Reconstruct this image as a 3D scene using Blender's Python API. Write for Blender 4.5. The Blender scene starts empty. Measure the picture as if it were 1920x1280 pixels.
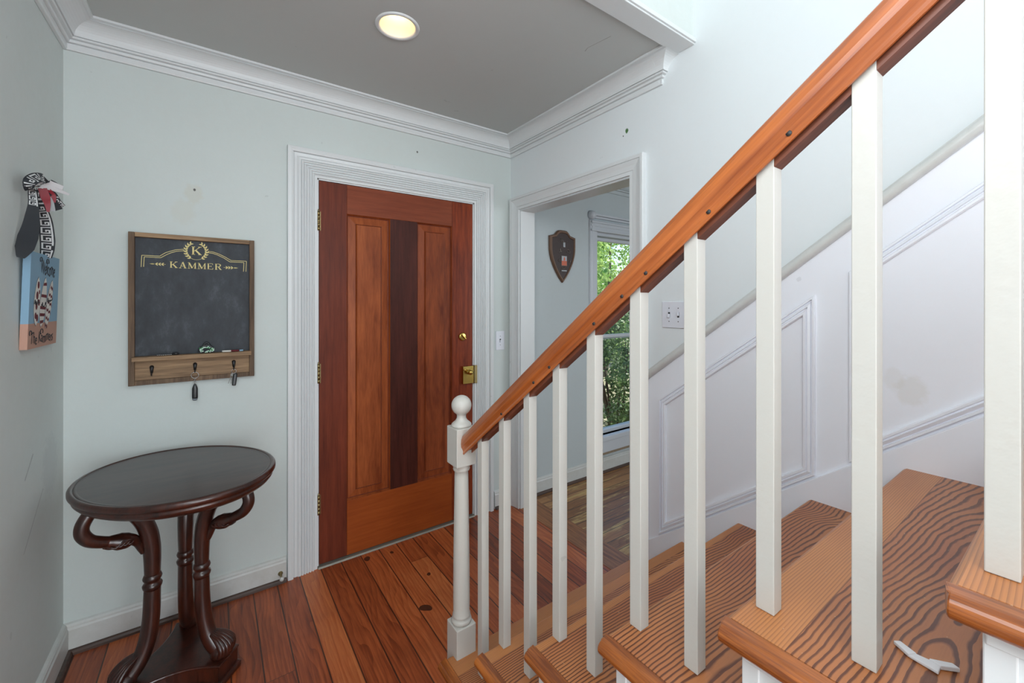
import bpy, bmesh, math, random
from mathutils import Vector, Matrix
R = math.radians
col = bpy.context.scene.collection
sc = bpy.context.scene
# ---------------------------------------------------------------- camera, world, lights
cam_d = bpy.data.cameras.new('camera'); cam = bpy.data.objects.new('camera', cam_d); col.objects.link(cam)
cam.location = (-1.6857, -2.3854, 1.3899)
cam.rotation_euler = (R(90), 0, -R(35.4007))
cam_d.sensor_width = 36; cam_d.lens = 36 * 784.9 / 1920
cam_d.shift_y = (568.36 - 640) / 1920
cam_d.clip_start = 0.02; cam_d.clip_end = 300
sc.camera = cam
sc.view_settings.view_transform = 'Standard'; sc.view_settings.look = 'None'
sc.view_settings.gamma = 1; sc.view_settings.use_curve_mapping = False
sc.view_settings.exposure = 0.0
sc.cycles.use_denoising = True
sc.cycles.max_bounces = 10; sc.cycles.diffuse_bounces = 6
w = bpy.data.worlds.new('sky'); sc.world = w; w.use_nodes = True
wn = w.node_tree; wn.nodes.clear()
sky = wn.nodes.new('ShaderNodeTexSky'); sky.sky_type = 'NISHITA'; sky.sun_disc = False
sky.sun_elevation = R(48); sky.sun_rotation = R(120)
bg = wn.nodes.new('ShaderNodeBackground'); bg.inputs[1].default_value = 0.36
wo = wn.nodes.new('ShaderNodeOutputWorld')
wn.links.new(sky.outputs[0], bg.inputs[0]); wn.links.new(bg.outputs[0], wo.inputs[0])

def light(name, kind, loc, rot, energy, color, **kw):
    d = bpy.data.lights.new(name, kind); d.energy = energy; d.color = color
    for k, v in kw.items(): setattr(d, k, v)
    o = bpy.data.objects.new(name, d); col.objects.link(o); o.location = loc; o.rotation_euler = rot
    return o
light('sun', 'SUN', (6, -4, 12), (R(42), 0, R(62)), 9.0, (1, .96, .88), angle=R(1.5))
# daylight from above the stairs, then fill lamps added for hall and next room
light('stairwell_daylight', 'AREA', (-0.9, -3.5, 4.7), (R(4), 0, 0), 9, (.93, .96, 1.0), shape='RECTANGLE', size=1.9, size_y=2.8)
light('hall_fill', 'AREA', (-1.1, -4.9, 1.3), (R(92), 0, 0), 87, (.87, .945, 1.0), shape='RECTANGLE', size=2.0, size_y=2.2)  # added frontal fill behind the camera, no window built there
light('side_fill', 'AREA', (-2.14, -2.75, 1.9), (R(74), 0, -R(86)), 62, (.90, .95, 1.0), shape='RECTANGLE', size=1.7, size_y=2.0)  # added fill at the left wall, brightens the stair wall and wainscot
light('next_room_fill', 'AREA', (2.2, -3.8, 1.5), (R(80), 0, R(12)), 46, (.84, .93, 1.0), shape='RECTANGLE', size=1.6, size_y=1.6)  # added fill at the back of the next room, not a window

# ---------------------------------------------------------------- node helper
class S:
    def __init__(s, nt, k): s.nt = nt; s.k = k
    def _m(s, op, b=None, c=None):
        n = s.nt.nodes.new('ShaderNodeMath'); n.operation = op
        for i, v in enumerate((s, b, c)):
            if v is None: continue
            if isinstance(v, S): s.nt.links.new(v.k, n.inputs[i])
            else: n.inputs[i].default_value = v
        return S(s.nt, n.outputs[0])
    def __add__(s, b): return s._m('ADD', b)
    def __sub__(s, b): return s._m('SUBTRACT', b)
    def __mul__(s, b): return s._m('MULTIPLY', b)
    def __truediv__(s, b): return s._m('DIVIDE', b)
    def floor(s): return s._m('FLOOR')
    def frac(s): return s._m('FRACT')
    def abs(s): return s._m('ABSOLUTE')
    def sqrt(s): return s._m('SQRT')
    def pow(s, b): return s._m('POWER', b)
    def lt(s, b): return s._m('LESS_THAN', b)
    def gt(s, b): return s._m('GREATER_THAN', b)
    def min(s, b): return s._m('MINIMUM', b)
    def max(s, b): return s._m('MAXIMUM', b)
    def clamp(s): return s._m('ADD', 0.0)._cl()
    def _cl(s): s.k.node.use_clamp = True; return s
class NT:
    def __init__(m, name):
        m.mat = bpy.data.materials.new(name); m.mat.use_nodes = True
        m.nt = m.mat.node_tree; m.b = m.nt.nodes['Principled BSDF']
    def n(m, t, **kw):
        x = m.nt.nodes.new('ShaderNode' + t)
        for k, v in kw.items(): setattr(x, k, v)
        return x
    def L(m, a, b):
        m.nt.links.new(a.k if isinstance(a, S) else a, b)
    def pos(m, objc=False):
        if objc:
            v = m.n('TexCoord').outputs['Object']
        else: v = m.n('NewGeometry').outputs['Position']
        s = m.n('SeparateXYZ'); m.L(v, s.inputs[0])
        return [S(m.nt, s.outputs[i]) for i in range(3)]
    def vec(m, x, y, z):
        c = m.n('CombineXYZ')
        for i, v in enumerate((x, y, z)):
            if isinstance(v, S): m.L(v, c.inputs[i])
            else: c.inputs[i].default_value = v
        return c.outputs[0]
    def noise(m, v, scale, detail=3, rough=.5, dist=0):
        n = m.n('TexNoise'); m.L(v, n.inputs['Vector']); n.inputs['Scale'].default_value = scale
        n.inputs['Detail'].default_value = detail; n.inputs['Roughness'].default_value = rough; n.inputs['Distortion'].default_value = dist
        return S(m.nt, n.outputs['Fac'])
    def white(m, v):
        n = m.n('TexWhiteNoise'); n.noise_dimensions = '3D'; m.L(v, n.inputs['Vector']); return S(m.nt, n.outputs['Value'])
    def ramp(m, f, stops):
        r = m.n('ValToRGB'); m.L(f, r.inputs[0]); e = r.color_ramp.elements
        while len(e) < len(stops): e.new(.5)
        for i, (p, c) in enumerate(stops):
            e[i].position = p; e[i].color = (*c, 1) if len(c) == 3 else c
        return r.outputs[0]
    def mix(m, f, a, b, mode='MIX'):
        x = m.n('Mix', data_type='RGBA', blend_type=mode)
        if isinstance(f, S): m.L(f, x.inputs[0])
        else: x.inputs[0].default_value = f
        for v, i in ((a, 6), (b, 7)):
            if isinstance(v, tuple): x.inputs[i].default_value = (*v, 1) if len(v) == 3 else v
            else: m.L(v, x.inputs[i])
        return x.outputs[2]
    def color(m, c):
        if isinstance(c, tuple): m.b.inputs['Base Color'].default_value = (*c, 1)
        else: m.L(c, m.b.inputs['Base Color'])
    def set(m, **kw):
        for k, v in kw.items(): 
            k = {'rough': 'Roughness', 'metal': 'Metallic', 'coat': 'Coat Weight', 'spec': 'Specular IOR Level', 'coat_rough': 'Coat Roughness'}[k]
            if isinstance(v, S): m.L(v, m.b.inputs[k])
            else: m.b.inputs[k].default_value = v
    def bump(m, h, strength=.3, dist=.002):
        b = m.n('Bump'); b.inputs['Strength'].default_value = strength; b.inputs['Distance'].default_value = dist
        m.L(h, b.inputs['Height']); m.L(b.outputs[0], m.b.inputs['Normal'])

def sr(r, g, b):
    f = lambda c: (c / 255 / 12.92) if c / 255 <= .04045 else ((c / 255 + .055) / 1.055) ** 2.4
    return (f(r), f(g), f(b))

def paint(name, c, rough=.55, dirt=.12, bump=.15, spots=None, dc=None, lines=()):
    m = NT(name); x, y, z = m.pos(); v = m.vec(x, y, z)
    a = m.noise(v, 1.7, 4, .6); b = m.noise(v, 38, 3, .6)
    f = ((a - .5) * 1.6 + (b - .5) * .5 + .3).clamp() * dirt
    dcol = dc or tuple(q * .72 * t for q, t in zip(c, (1.0, .96, .86)))
    cc = m.mix(f, c, dcol)
    fl = m.noise(v, 16, 2, .5)                       # small scuffs and specks
    cc = m.mix((fl.gt(.76)) * .25, cc, tuple(q * .55 for q in c))
    if spots:
        for (px, py, pz, r, k, sc_, am) in spots:    # stains and marks with a shape of their own
            nn = (m.noise(v, 45, 3, .6) - .5) * r * .9
            d = ((x - px) * (x - px) + (y - py) * (y - py) + (z - pz) * (z - pz) * .6).sqrt() + nn
            f = (S(m.nt, m.nt.nodes.new('ShaderNodeValue').outputs[0]))
            f.k.default_value = 1.0
            f = ((f * r - d) / (r * .35)).clamp() * am
            cc = m.mix(f, cc, sc_)
    for A, B, wd, lc, am in lines:                   # hairline scratches and scuffs
        A = Vector(A); D = Vector(B) - A
        vm = lambda op, p, q=None: (lambda n: ([m.L(t, n.inputs[k]) if not isinstance(t, (tuple, Vector)) else setattr(n.inputs[k], 'default_value', tuple(t)) for k, t in ((0, p), (1, q)) if t is not None], n)[1])(m.n('VectorMath', operation=op))
        pa = vm('SUBTRACT', v, A).outputs[0]
        t = (S(m.nt, vm('DOT_PRODUCT', pa, D).outputs['Value']) / D.length_squared).clamp()
        sc = vm('SCALE', D); m.L(t, sc.inputs['Scale'])
        ds = S(m.nt, vm('LENGTH', vm('SUBTRACT', pa, sc.outputs[0]).outputs[0]).outputs['Value']) + (b - .5) * wd * 1.5
        cc = m.mix(ds.lt(wd) * am, cc, lc)
    m.color(cc); m.set(rough=rough)
    m.bump(m.noise(v, 90, 2, .5) + b * .6, bump, .0015)
    return m.mat

def simple(name, c, rough=.5, metal=0, coat=0, bumps=0, vary=.0, objc=True, scale=60):
    m = NT(name); x, y, z = m.pos(objc); v = m.vec(x, y, z)
    n = m.noise(v, scale, 3, .6)
    m.color(m.mix((n - .35).clamp() * (vary * 3), c, tuple(q * .5 for q in c)))
    m.set(rough=rough, metal=metal, coat=coat)
    if bumps: m.bump(n, bumps, .001)
    return m.mat

def wood(name, light_c, dark_c, axis='z', freq=55, rough=.4, coat=.2, stretch=.06, objc=False, amt=1.0, seed=0, bumps=.1, mottle=.5, spec=.5, slope=False):
    m = NT(name); p = list(m.pos(objc))
    if slope: p = [p[0], p[1] * .796 - p[2] * .605, p[1] * .605 + p[2] * .796]
    ax = 'xyz'.index(axis)
    q = [p[i] * (stretch if i == ax else 1.0) for i in range(3)]
    v = m.vec(q[0] + seed, q[1], q[2])
    a = m.noise(v, freq, 5, .65, .3); b = m.noise(v, freq * 5, 2, .5)
    c = m.noise(m.vec(*[p[i] * (.4 if i == ax else 1.0) for i in range(3)]), 5, 3, .5)
    f = ((a - .5) * 2.2 * amt + (b - .5) * .7 * amt + (c - .5) * mottle * 2 + .45).clamp()
    m.color(m.ramp(f, [(0, dark_c), (1, light_c)])); m.set(rough=rough, coat=coat, coat_rough=.25, spec=spec)
    m.bump(a + b * .5, bumps, .0008)
    return m.mat

def planks(name, along, width, phase, stops, length=2.2, rough=.38, coat=.15, worn=None):
    m = NT(name); p = m.pos(); u, l = (p[0], p[1]) if along == 'y' else (p[1], p[0])
    t = (u - phase) / width; idx = t.floor(); fr = t.frac()
    r = m.white(m.vec(idx, 3.7, 1.3)); lj = l / length + r * 7.0; r2 = m.white(m.vec(idx, lj.floor(), 9.1))
    gx = (fr - .5).abs().gt(.5 - .0026 / width)
    gy = (lj.frac() - .5).abs().gt(.5 - .001 / length)
    g = gx.max(gy)
    v = m.vec(u + r2 * 13.0, l * .045, r2 * 5.0)
    a = m.noise(v, 75, 5, .68, .25)
    hh = m.noise(m.vec(u * 1.0 + r2 * 3.0, l * .22, r2 * 9.0), 7, 2, .5)      # broad cathedral grain
    rg = ((u * 42 + hh * 9.0 + r2 * 4.0).frac())
    rg = (rg * rg) 
    f = (r2 * .50 + (a - .5) * 1.0 - rg * .18 + .30).clamp()
    c = m.ramp(f, stops)
    mo = m.noise(m.vec(u, l, 0), 3.1, 4, .6)
    c = m.mix((mo - .52).clamp() * 1.6, c, tuple(k * .45 for k in stops[1][1]))
    kn = m.noise(m.vec(u + 3.3, l * .8, 0), 9, 1, .4)
    c = m.mix(kn.gt(.755) * .85, c, (.012, .008, .006))
    if worn:
        wn_ = m.noise(m.vec(u * 2.6, l * .35, 4), 7, 4, .65)
        c = m.mix(((wn_ - .52) * 9).clamp() * .8, c, worn)
    c = m.mix(g * .85, c, (.010, .007, .005))
    m.color(c); m.set(coat=coat, coat_rough=.3)
    m.set(rough=(a * .25 + rough - .1))
    m.bump(S(m.nt, g.k) * -3.0 + a * .5, .35, .001)
    return m.mat

def pine(name, run_axis='x', seed=0.0, dy=0.0, light_c=sr(196, 128, 74), mid_c=sr(166, 96, 58), dark_c=sr(84, 40, 24), freq=62, coat=.2, slope=.3, yf=0, split=.1):
    """flat-sawn yellow pine: rings of a slightly tilted log cut by the board face give cathedral figure"""
    m = NT(name); p = m.pos(); L_, W_ = (p[0], p[1]) if run_axis == 'x' else (p[1], p[0])
    wob = m.noise(m.vec(L_ * 3.2 + seed, W_ * 2.0, seed), 1.5, 1, .4)
    wob2 = m.noise(m.vec(L_ * 9 + seed, W_ * 9, seed), 2.0, 2, .5)
    h = (L_ + 1.0) * slope * .5 + (wob - .5) * .06
    wq = W_ - dy + (m.noise(m.vec(L_ * 1.6, seed, 1), 1.5, 1, .4) - .5) * .06
    rr = (wq * wq + h * h + .0002).sqrt() + (wob2 - .5) * .006
    fr = (rr * freq).frac()
    fine = m.noise(m.vec(L_ * .05, W_, p[2]), 260, 2, .5)
    fib = m.noise(m.vec(L_ * 4, W_ * 60, p[2] * 3), 9, 3, .6)
    big = m.noise(m.vec(L_ * 3, W_ * 9, seed), 2.4, 2, .5)
    lw = ((fr - .50) * 5.0).clamp() * (((fr - .97) * -22.0).clamp())
    cath = (lw * (big * .7 + .62) + (fine - .5) * .3 + (fib - .5) * .3 + .04).clamp()
    # second, quarter-sawn board glued along the front: close straight grain
    sg = ((W_ * 210 + (m.noise(m.vec(L_ * 1.3, W_ * 4, seed), 1.3, 1, .4) - .5) * 9.0).frac() - .45).clamp() * 1.3 + (fine - .5) * .5
    is_front = W_.gt(yf - split)
    f = (sg * .75).clamp() * is_front + cath * (is_front * -1.0 + 1.0)
    patch = m.noise(m.vec(L_ * .8, W_ * 2 + seed, 3), 2.5, 3, .5)
    base = m.mix((((patch - .4) * 2.5) - is_front * .6 + .35).clamp(), light_c, mid_c)
    c = m.mix(f * .9, base, dark_c)
    jl = ((W_ - (yf - split)).abs()).lt(.0007)
    c = m.mix(jl * .6, c, dark_c)
    sp = m.noise(m.vec(*p), 170, 1, .5)
    c = m.mix(sp.gt(.79) * .5, c, sr(205, 180, 150))      # tiny paint specks
    m.color(c); m.set(rough=.40, coat=coat, coat_rough=.25)
    m.bump(fine + fib, .12, .0006)
    return m.mat

# ---------------------------------------------------------------- mesh helper
class MB:
    def __init__(s): s.v = []; s.f = []; s.mi = []; s.sm = []
    def add(s, vs, fs, mi=0, smooth=False):
        o = len(s.v); s.v += [tuple(v) for v in vs]
        for f in fs: s.f.append(tuple(i + o for i in f)); s.mi.append(mi); s.sm.append(smooth)
        return s
    def box(s, a, b, mi=0, M=None):
        x0, y0, z0 = [min(a[i], b[i]) for i in range(3)]; x1, y1, z1 = [max(a[i], b[i]) for i in range(3)]
        vs = [(x0, y0, z0), (x1, y0, z0), (x1, y1, z0), (x0, y1, z0), (x0, y0, z1), (x1, y0, z1), (x1, y1, z1), (x0, y1, z1)]
        if M: vs = [M @ Vector(v) for v in vs]
        return s.add(vs, [(0, 3, 2, 1), (4, 5, 6, 7), (0, 1, 5, 4), (1, 2, 6, 5), (2, 3, 7, 6), (3, 0, 4, 7)], mi)
    def prism(s, poly, d, mi=0, smooth=False):
        """poly: 3D points of one planar face, extruded by vector d"""
        n = len(poly); d = Vector(d); P = [Vector(p) for p in poly]
        vs = P + [p + d for p in P]
        fs = [tuple(range(n - 1, -1, -1)), tuple(range(n, 2 * n))] + [(i, (i + 1) % n, n + (i + 1) % n, n + i) for i in range(n)]
        return s.add(vs, fs, mi, smooth)
    def lathe(s, prof, c, seg=32, mi=0, axis='z', smooth=True, ell=(1, 1), rot=0, cap=True):
        rows = []
        for r, z in prof:
            row = []
            for i in range(seg):
                a = 2 * math.pi * i / seg; x, y = r * math.cos(a) * ell[0], r * math.sin(a) * ell[1]
                x, y = x * math.cos(rot) - y * math.sin(rot), x * math.sin(rot) + y * math.cos(rot)
                if axis == 'z': row.append((c[0] + x, c[1] + y, c[2] + z))
                elif axis == 'y': row.append((c[0] + x, c[1] - z, c[2] + y))
                else: row.append((c[0] + z, c[1] + x, c[2] + y))
            rows.append(row)
        vs = [p for r in rows for p in r]; fs = []
        for k in range(len(rows) - 1):
            for i in range(seg):
                j = (i + 1) % seg; fs.append((k * seg + i, k * seg + j, (k + 1) * seg + j, (k + 1) * seg + i))
        if cap and prof[0][0] > 1e-6: fs.append(tuple(range(seg - 1, -1, -1)))
        if cap and prof[-1][0] > 1e-6: fs.append(tuple((len(rows) - 1) * seg + i for i in range(seg)))
        return s.add(vs, fs, mi, smooth)
    def tube(s, pts, rad, seg=12, mi=0, cap=True, smooth=True, flat=1.0, up=(0, 0, 1)):
        P = [Vector(p) for p in pts]; n = len(P); rad = rad if isinstance(rad, (list, tuple)) else [rad] * n
        vs = []; prev = None
        for i, p in enumerate(P):
            t = (P[min(i + 1, n - 1)] - P[max(i - 1, 0)]).normalized()
            if prev is None:
                u = Vector(up); u = u - t * u.dot(t)
                if u.length < 1e-4: u = Vector((1, 0, 0)) - t * t.x
                u.normalize()
            else:
                u = prev - t * prev.dot(t); u.normalize()
            prev = u; v = t.cross(u)
            for k in range(seg):
                a = 2 * math.pi * k / seg; vs.append(p + u * (rad[i] * math.cos(a)) + v * (rad[i] * math.sin(a) * flat))
        fs = [(i * seg + k, i * seg + (k + 1) % seg, (i + 1) * seg + (k + 1) % seg, (i + 1) * seg + k) for i in range(n - 1) for k in range(seg)]
        if cap: fs += [tuple(range(seg - 1, -1, -1)), tuple((n - 1) * seg + k for k in range(seg))]
        return s.add(vs, fs, mi, smooth)
    def sweep(s, path, prof, nrm, closed=False, mi=0, smooth=False, flip=False):
        """prof (a,b): a across the path inside the plane with normal nrm, b along nrm; mitred corners"""
        P = [Vector(p) for p in path]; n = len(P); N = Vector(nrm).normalized(); sg = -1 if flip else 1
        vs = []
        for i in range(n):
            if closed: t0 = (P[i] - P[i - 1]).normalized(); t1 = (P[(i + 1) % n] - P[i]).normalized()
            else:
                t0 = (P[i] - P[i - 1]).normalized() if i > 0 else (P[1] - P[0]).normalized()
                t1 = (P[i + 1] - P[i]).normalized() if i < n - 1 else t0
            s0 = N.cross(t0) * sg; s1 = N.cross(t1) * sg; m = (s0 + s1).normalized(); m = m / max(.2, m.dot(s0))
            for a, b in prof: vs.append(P[i] + m * a + N * b)
        k = len(prof); fs = []
        for i in range(n if closed else n - 1):
            j = (i + 1) % n
            for q in range(k):
                r = (q + 1) % k; fs.append((i * k + q, i * k + r, j * k + r, j * k + q))
        if not closed: fs += [tuple(range(k - 1, -1, -1)), tuple((n - 1) * k + q for q in range(k))]
        return s.add(vs, fs, mi, smooth)
    def build(s, name, mats, parent=None, bevel=0, seg=2, sub=0, recalc=True, autosmooth=None, origin=None):
        me = bpy.data.meshes.new(name); mats = mats if isinstance(mats, (list, tuple)) else [mats]
        if parent is not None: o0 = wloc(parent)
        elif origin is not None: o0 = Vector(origin)
        else:
            xs = [v[0] for v in s.v]; ys = [v[1] for v in s.v]; zs = [v[2] for v in s.v]
            o0 = Vector(((min(xs) + max(xs)) / 2, (min(ys) + max(ys)) / 2, min(zs)))
        me.from_pydata([tuple(Vector(v) - o0) for v in s.v], [], s.f)
        for m in mats: me.materials.append(m)
        for p, mi, sm in zip(me.polygons, s.mi, s.sm): p.material_index = mi; p.use_smooth = sm
        if recalc:
            b = bmesh.new(); b.from_mesh(me); bmesh.ops.recalc_face_normals(b, faces=b.faces); b.to_mesh(me); b.free()
        o = bpy.data.objects.new(name, me); col.objects.link(o)
        if parent is not None: o.parent = parent
        else: o.location = o0
        if bevel:
            m = o.modifiers.new('bevel', 'BEVEL'); m.width = bevel; m.segments = seg; m.limit_method = 'ANGLE'; m.angle_limit = R(35)
        if sub:
            m = o.modifiers.new('subsurf', 'SUBSURF'); m.levels = sub; m.render_levels = sub
        return o
def wloc(o):
    v = Vector(o.location)
    while o.parent is not None: o = o.parent; v += Vector(o.location)
    return v
def tag(o, label=None, cat=None, group=None, kind=None):
    for k, v in (('label', label), ('category', cat), ('group', group), ('kind', kind)):
        if v: o[k] = v
    return o
def thing(name, loc, label, cat, group=None, kind=None):
    o = bpy.data.objects.new(name, None); col.objects.link(o); o.location = loc; o.empty_display_size = .1
    return tag(o, label, cat, group, kind)
def catmull(P, n=6):
    P = [Vector(p) for p in P]; out = []
    for i in range(len(P) - 1):
        a, b, c, d = P[max(i - 1, 0)], P[i], P[i + 1], P[min(i + 2, len(P) - 1)]
        for k in range(n):
            t = k / n; out.append(.5 * ((2 * b) + (c - a) * t + (2 * a - 5 * b + 4 * c - d) * t * t + (3 * b - a - 3 * c + d) * t ** 3))
    out.append(P[-1]); return out
def lerp1(v, n=6):
    out = []
    for i in range(len(v) - 1): out += [v[i] + (v[i + 1] - v[i]) * k / n for k in range(n)]
    return out + [v[-1]]

# ---------------------------------------------------------------- key dimensions
WL = -2.175; CZ = 2.515; TOP = 5.0; YB = -5.0
OY0, OY1, OZ = -1.026, -.113, 2.015          # opening in the right wall
# ---------------------------------------------------------------- materials
M = {}
M['wall'] = paint('wall_paint', sr(216, 223, 221), .6, .35, .15,
    spots=[(WL, -.16, .80, .10, 0, sr(196, 202, 202), .5)],
    lines=[((WL, -.41, .83, )[:3], (WL, -.34, .89), .004, sr(140, 144, 146), .5), ((WL, -.42, .60), (WL, -.24, .74), .003, sr(150, 152, 154), .45)])
M['wall_front'] = paint('front_wall_paint', sr(208, 216, 214), .6, .25, .15,
    spots=[(-1.763, 0, 1.885, .040, 0, sr(204, 202, 188), .45), (-1.80, 0, 1.80, .05, 0, sr(204, 204, 192), .35), (-1.76, 0, 1.905, .006, 0, sr(60, 55, 50), .9),
           (-.69, 0, 2.30, .006, 0, sr(70, 66, 60), .9)])
M['wall_right'] = paint('stair_wall_paint', sr(226, 231, 233), .6, .12, .15,
    spots=[(0, -1.007, 2.255, .011, 0, sr(70, 110, 60), 1.0), (0, -.985, 2.235, .004, 0, sr(60, 60, 55), 1.0)])
M['wall_next'] = paint('next_room_paint', sr(196, 204, 207), .6, .25, .1)
M['ceiling'] = paint('ceiling_paint', sr(194, 197, 195), .8, .10, .1, lines=[((-.337, -1.05, CZ), (-.345, -1.075, CZ), .0012, sr(110, 105, 98), .7), ((-.345, -1.075, CZ), (-.324, -1.188, CZ), .0012, sr(110, 105, 98), .7)])
M['trim'] = paint('trim_paint', sr(222, 225, 226), .35, .12, .08)
M['trim_old'] = paint('baseboard_paint', sr(216, 218, 217), .38, .6, .2, dc=sr(168, 162, 146))
M['wains'] = paint('wainscot_paint', sr(243, 245, 252), .42, .10, .12,
    spots=[(-.0055, -2.06, 1.13, .04, 0, sr(220, 216, 205), .3), (-.0055, -2.02, 1.16, .03, 0, sr(220, 216, 205), .2)])
M['baluster'] = paint('baluster_paint', sr(200, 198, 192), .38, .35, .3, dc=sr(205, 196, 180))
M['shoe'] = wood('dark_shoe_moulding', sr(88, 62, 50), sr(50, 36, 30), 'x', 40, .5)
M['floor'] = planks('heart_pine_floor', 'y', .1008, -1.131, [(0, sr(80, 34, 18)), (.3, sr(136, 62, 30)), (.6, sr(180, 92, 48)), (1, sr(212, 130, 76))])
M['floor2'] = planks('worn_pine_floor', 'x', .083, 0.02, [(0, sr(84, 54, 32)), (.3, sr(128, 84, 48)), (.6, sr(156, 108, 66)), (1, sr(196, 146, 94))], length=1.4, coat=.05, worn=sr(206, 176, 112))
M['border'] = wood('floor_border_board', sr(176, 116, 68), sr(104, 62, 36), 'y', 60, .45, amt=1.2)
M['rail'] = wood('handrail_wood', sr(198, 112, 54), sr(142, 70, 28), 'y', 55, .30, .4, .04, amt=1.0, mottle=.3, slope=True)
M['fillet'] = wood('fillet_wood', sr(132, 72, 46), sr(84, 44, 30), 'y', 60, .45, .1, .05, slope=True)
M['nosing'] = wood('nosing_wood', sr(190, 108, 42), sr(120, 60, 22), 'y', 70, .32, .4, .05, amt=1.3)
DOORW = dict(rough=.48, coat=.04, spec=.22)
M['stile_l'] = wood('door_stile_dark', sr(128, 58, 36), sr(86, 36, 22), 'z', 45, seed=1, amt=.8, **DOORW)
M['stile_r'] = wood('door_stile_red', sr(148, 62, 26), sr(92, 32, 12), 'z', 60, seed=7, amt=1.1, **DOORW)
M['mullion'] = wood('door_mullion_dark', sr(88, 42, 32), sr(54, 22, 16), 'z', 55, seed=3, amt=.9, **DOORW)
M['railtop'] = wood('door_top_rail', sr(146, 74, 46), sr(112, 50, 28), 'x', 45, seed=5, amt=.7, **DOORW)
M['railbot'] = wood('door_bottom_rail', sr(172, 86, 34), sr(134, 58, 20), 'x', 45, seed=9, amt=.6, **DOORW)
M['panelw'] = wood('door_panel', sr(176, 94, 48), sr(120, 54, 24), 'z', 28, seed=11, stretch=.12, amt=.8, mottle=.6, **DOORW)
M['panelw2'] = wood('door_panel_right', sr(158, 80, 42), sr(104, 44, 22), 'z', 28, seed=15, stretch=.12, amt=.9, mottle=.6, **DOORW)
M['mahog'] = wood('dark_mahogany', sr(74, 33, 21), sr(30, 13, 9), 'z', 30, .28, .45, .2, objc=True, mottle=.4)
M['mahtop'] = wood('mahogany_top', sr(70, 48, 42), sr(38, 26, 24), 'x', 30, .34, .35, .1, mottle=.3)
M['brass'] = simple('polished_brass', sr(206, 176, 98), .22, 1.0, 0, .1, .1)
M['brass_dull'] = simple('aged_brass', sr(160, 142, 100), .38, 1.0, 0, .1, .2)
M['plastic'] = simple('white_plate_plastic', sr(222, 224, 232), .35)
M['slot'] = simple('dark_slot', (.03, .03, .03), .6)
M['frame'] = wood('weathered_frame_wood', sr(134, 108, 84), sr(74, 56, 42), 'z', 45, .7, 0, .05)
M['frame_x'] = wood('weathered_board_wood', sr(172, 140, 106), sr(106, 82, 60), 'x', 40, .7, 0, .06, amt=1.3)
M['chalk'] = NT('chalkboard'); 
def _cb(m):
    x, y, z = m.pos(); v = m.vec(x, y, z); n = m.noise(m.vec(x * 2, y, z), 9, 5, .7)
    m.color(m.ramp(n, [(.3, sr(34, 38, 44)), (.55, sr(50, 55, 62)), (.8, sr(84, 89, 96))])); m.set(rough=.6); m.bump(m.noise(v, 300, 2), .1, .0005); return m.mat
M['chalk'] = _cb(M['chalk'])
M['gold'] = simple('cream_gold_vinyl', sr(228, 212, 140), .5)
M['black'] = simple('black_metal', (.012, .012, .013), .35)
M['steel'] = simple('steel', sr(170, 170, 168), .25, 1.0)
M['key'] = simple('key_metal', sr(120, 120, 116), .5, .7)
M['blackp'] = simple('black_plastic', (.016, .017, .019), .3)
M['greyp'] = simple('grey_tip', sr(120, 128, 135), .4)
M['canvas_blue'] = simple('canvas_blue', sr(136, 172, 196), .8, bumps=.2, scale=300)
M['canvas_sand'] = simple('canvas_sand', sr(192, 150, 132), .8, bumps=.2, scale=300)
M['ink'] = simple('dark_ink', sr(52, 52, 56), .7)
M['cwhite'] = simple('painted_white', sr(222, 220, 214), .8)
M['maroon'] = simple('painted_maroon', sr(104, 30, 40), .8)
M['rib_black'] = simple('black_ribbon', sr(40, 43, 48), .7, bumps=.3, scale=500)
M['rib_white'] = simple('white_ribbon', sr(214, 216, 216), .7)
M['rib_red'] = simple('red_ribbon', sr(138, 24, 40), .5)
M['rib_grey'] = simple('silver_ribbon', sr(158, 160, 162), .5)
M['paper'] = simple('white_paper_tag', sr(226, 224, 226), .6)
M['plaque'] = simple('carved_dark_wood', sr(62, 44, 40), .45, bumps=.4, vary=.3, scale=90)
M['plaque_edge'] = simple('bronze_edge', sr(112, 84, 66), .4, .2, vary=.3)
M['pewter'] = simple('pewter_relief', sr(120, 110, 104), .4, .6, vary=.3, scale=120)
M['orange'] = simple('orange_enamel', sr(206, 104, 74), .4)
M['silver'] = simple('silver_enamel', sr(170, 172, 176), .35, .4)
M['threshold'] = simple('worn_metal_threshold', sr(150, 146, 136), .45, .5, vary=.2)
M['jamb_dark'] = simple('jamb_gasket', sr(40, 38, 36), .7)
M['bead_green'] = simple('green_bead', sr(60, 140, 84), .3)
M['bead_pale'] = simple('pale_bead', sr(200, 222, 210), .25)
M['upvc'] = simple('window_frame_white', sr(206, 210, 216), .35)
M['sill_raw'] = simple('peeling_sill', sr(150, 132, 110), .8, bumps=.6, vary=.5, scale=40)
def _glass():
    m = NT('window_glass'); nt = m.nt; tr = m.n('BsdfTransparent'); gl = m.n('BsdfGlossy'); gl.inputs['Roughness'].default_value = .02
    mx = m.n('MixShader'); out = nt.nodes['Material Output']; tr.inputs[0].default_value = (.93, .96, .95, 1)
    mx.inputs[0].default_value = .05; m.L(tr.outputs[0], mx.inputs[1]); m.L(gl.outputs[0], mx.inputs[2]); m.L(mx.outputs[0], out.inputs[0]); return m.mat
M['glass'] = _glass()
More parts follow.
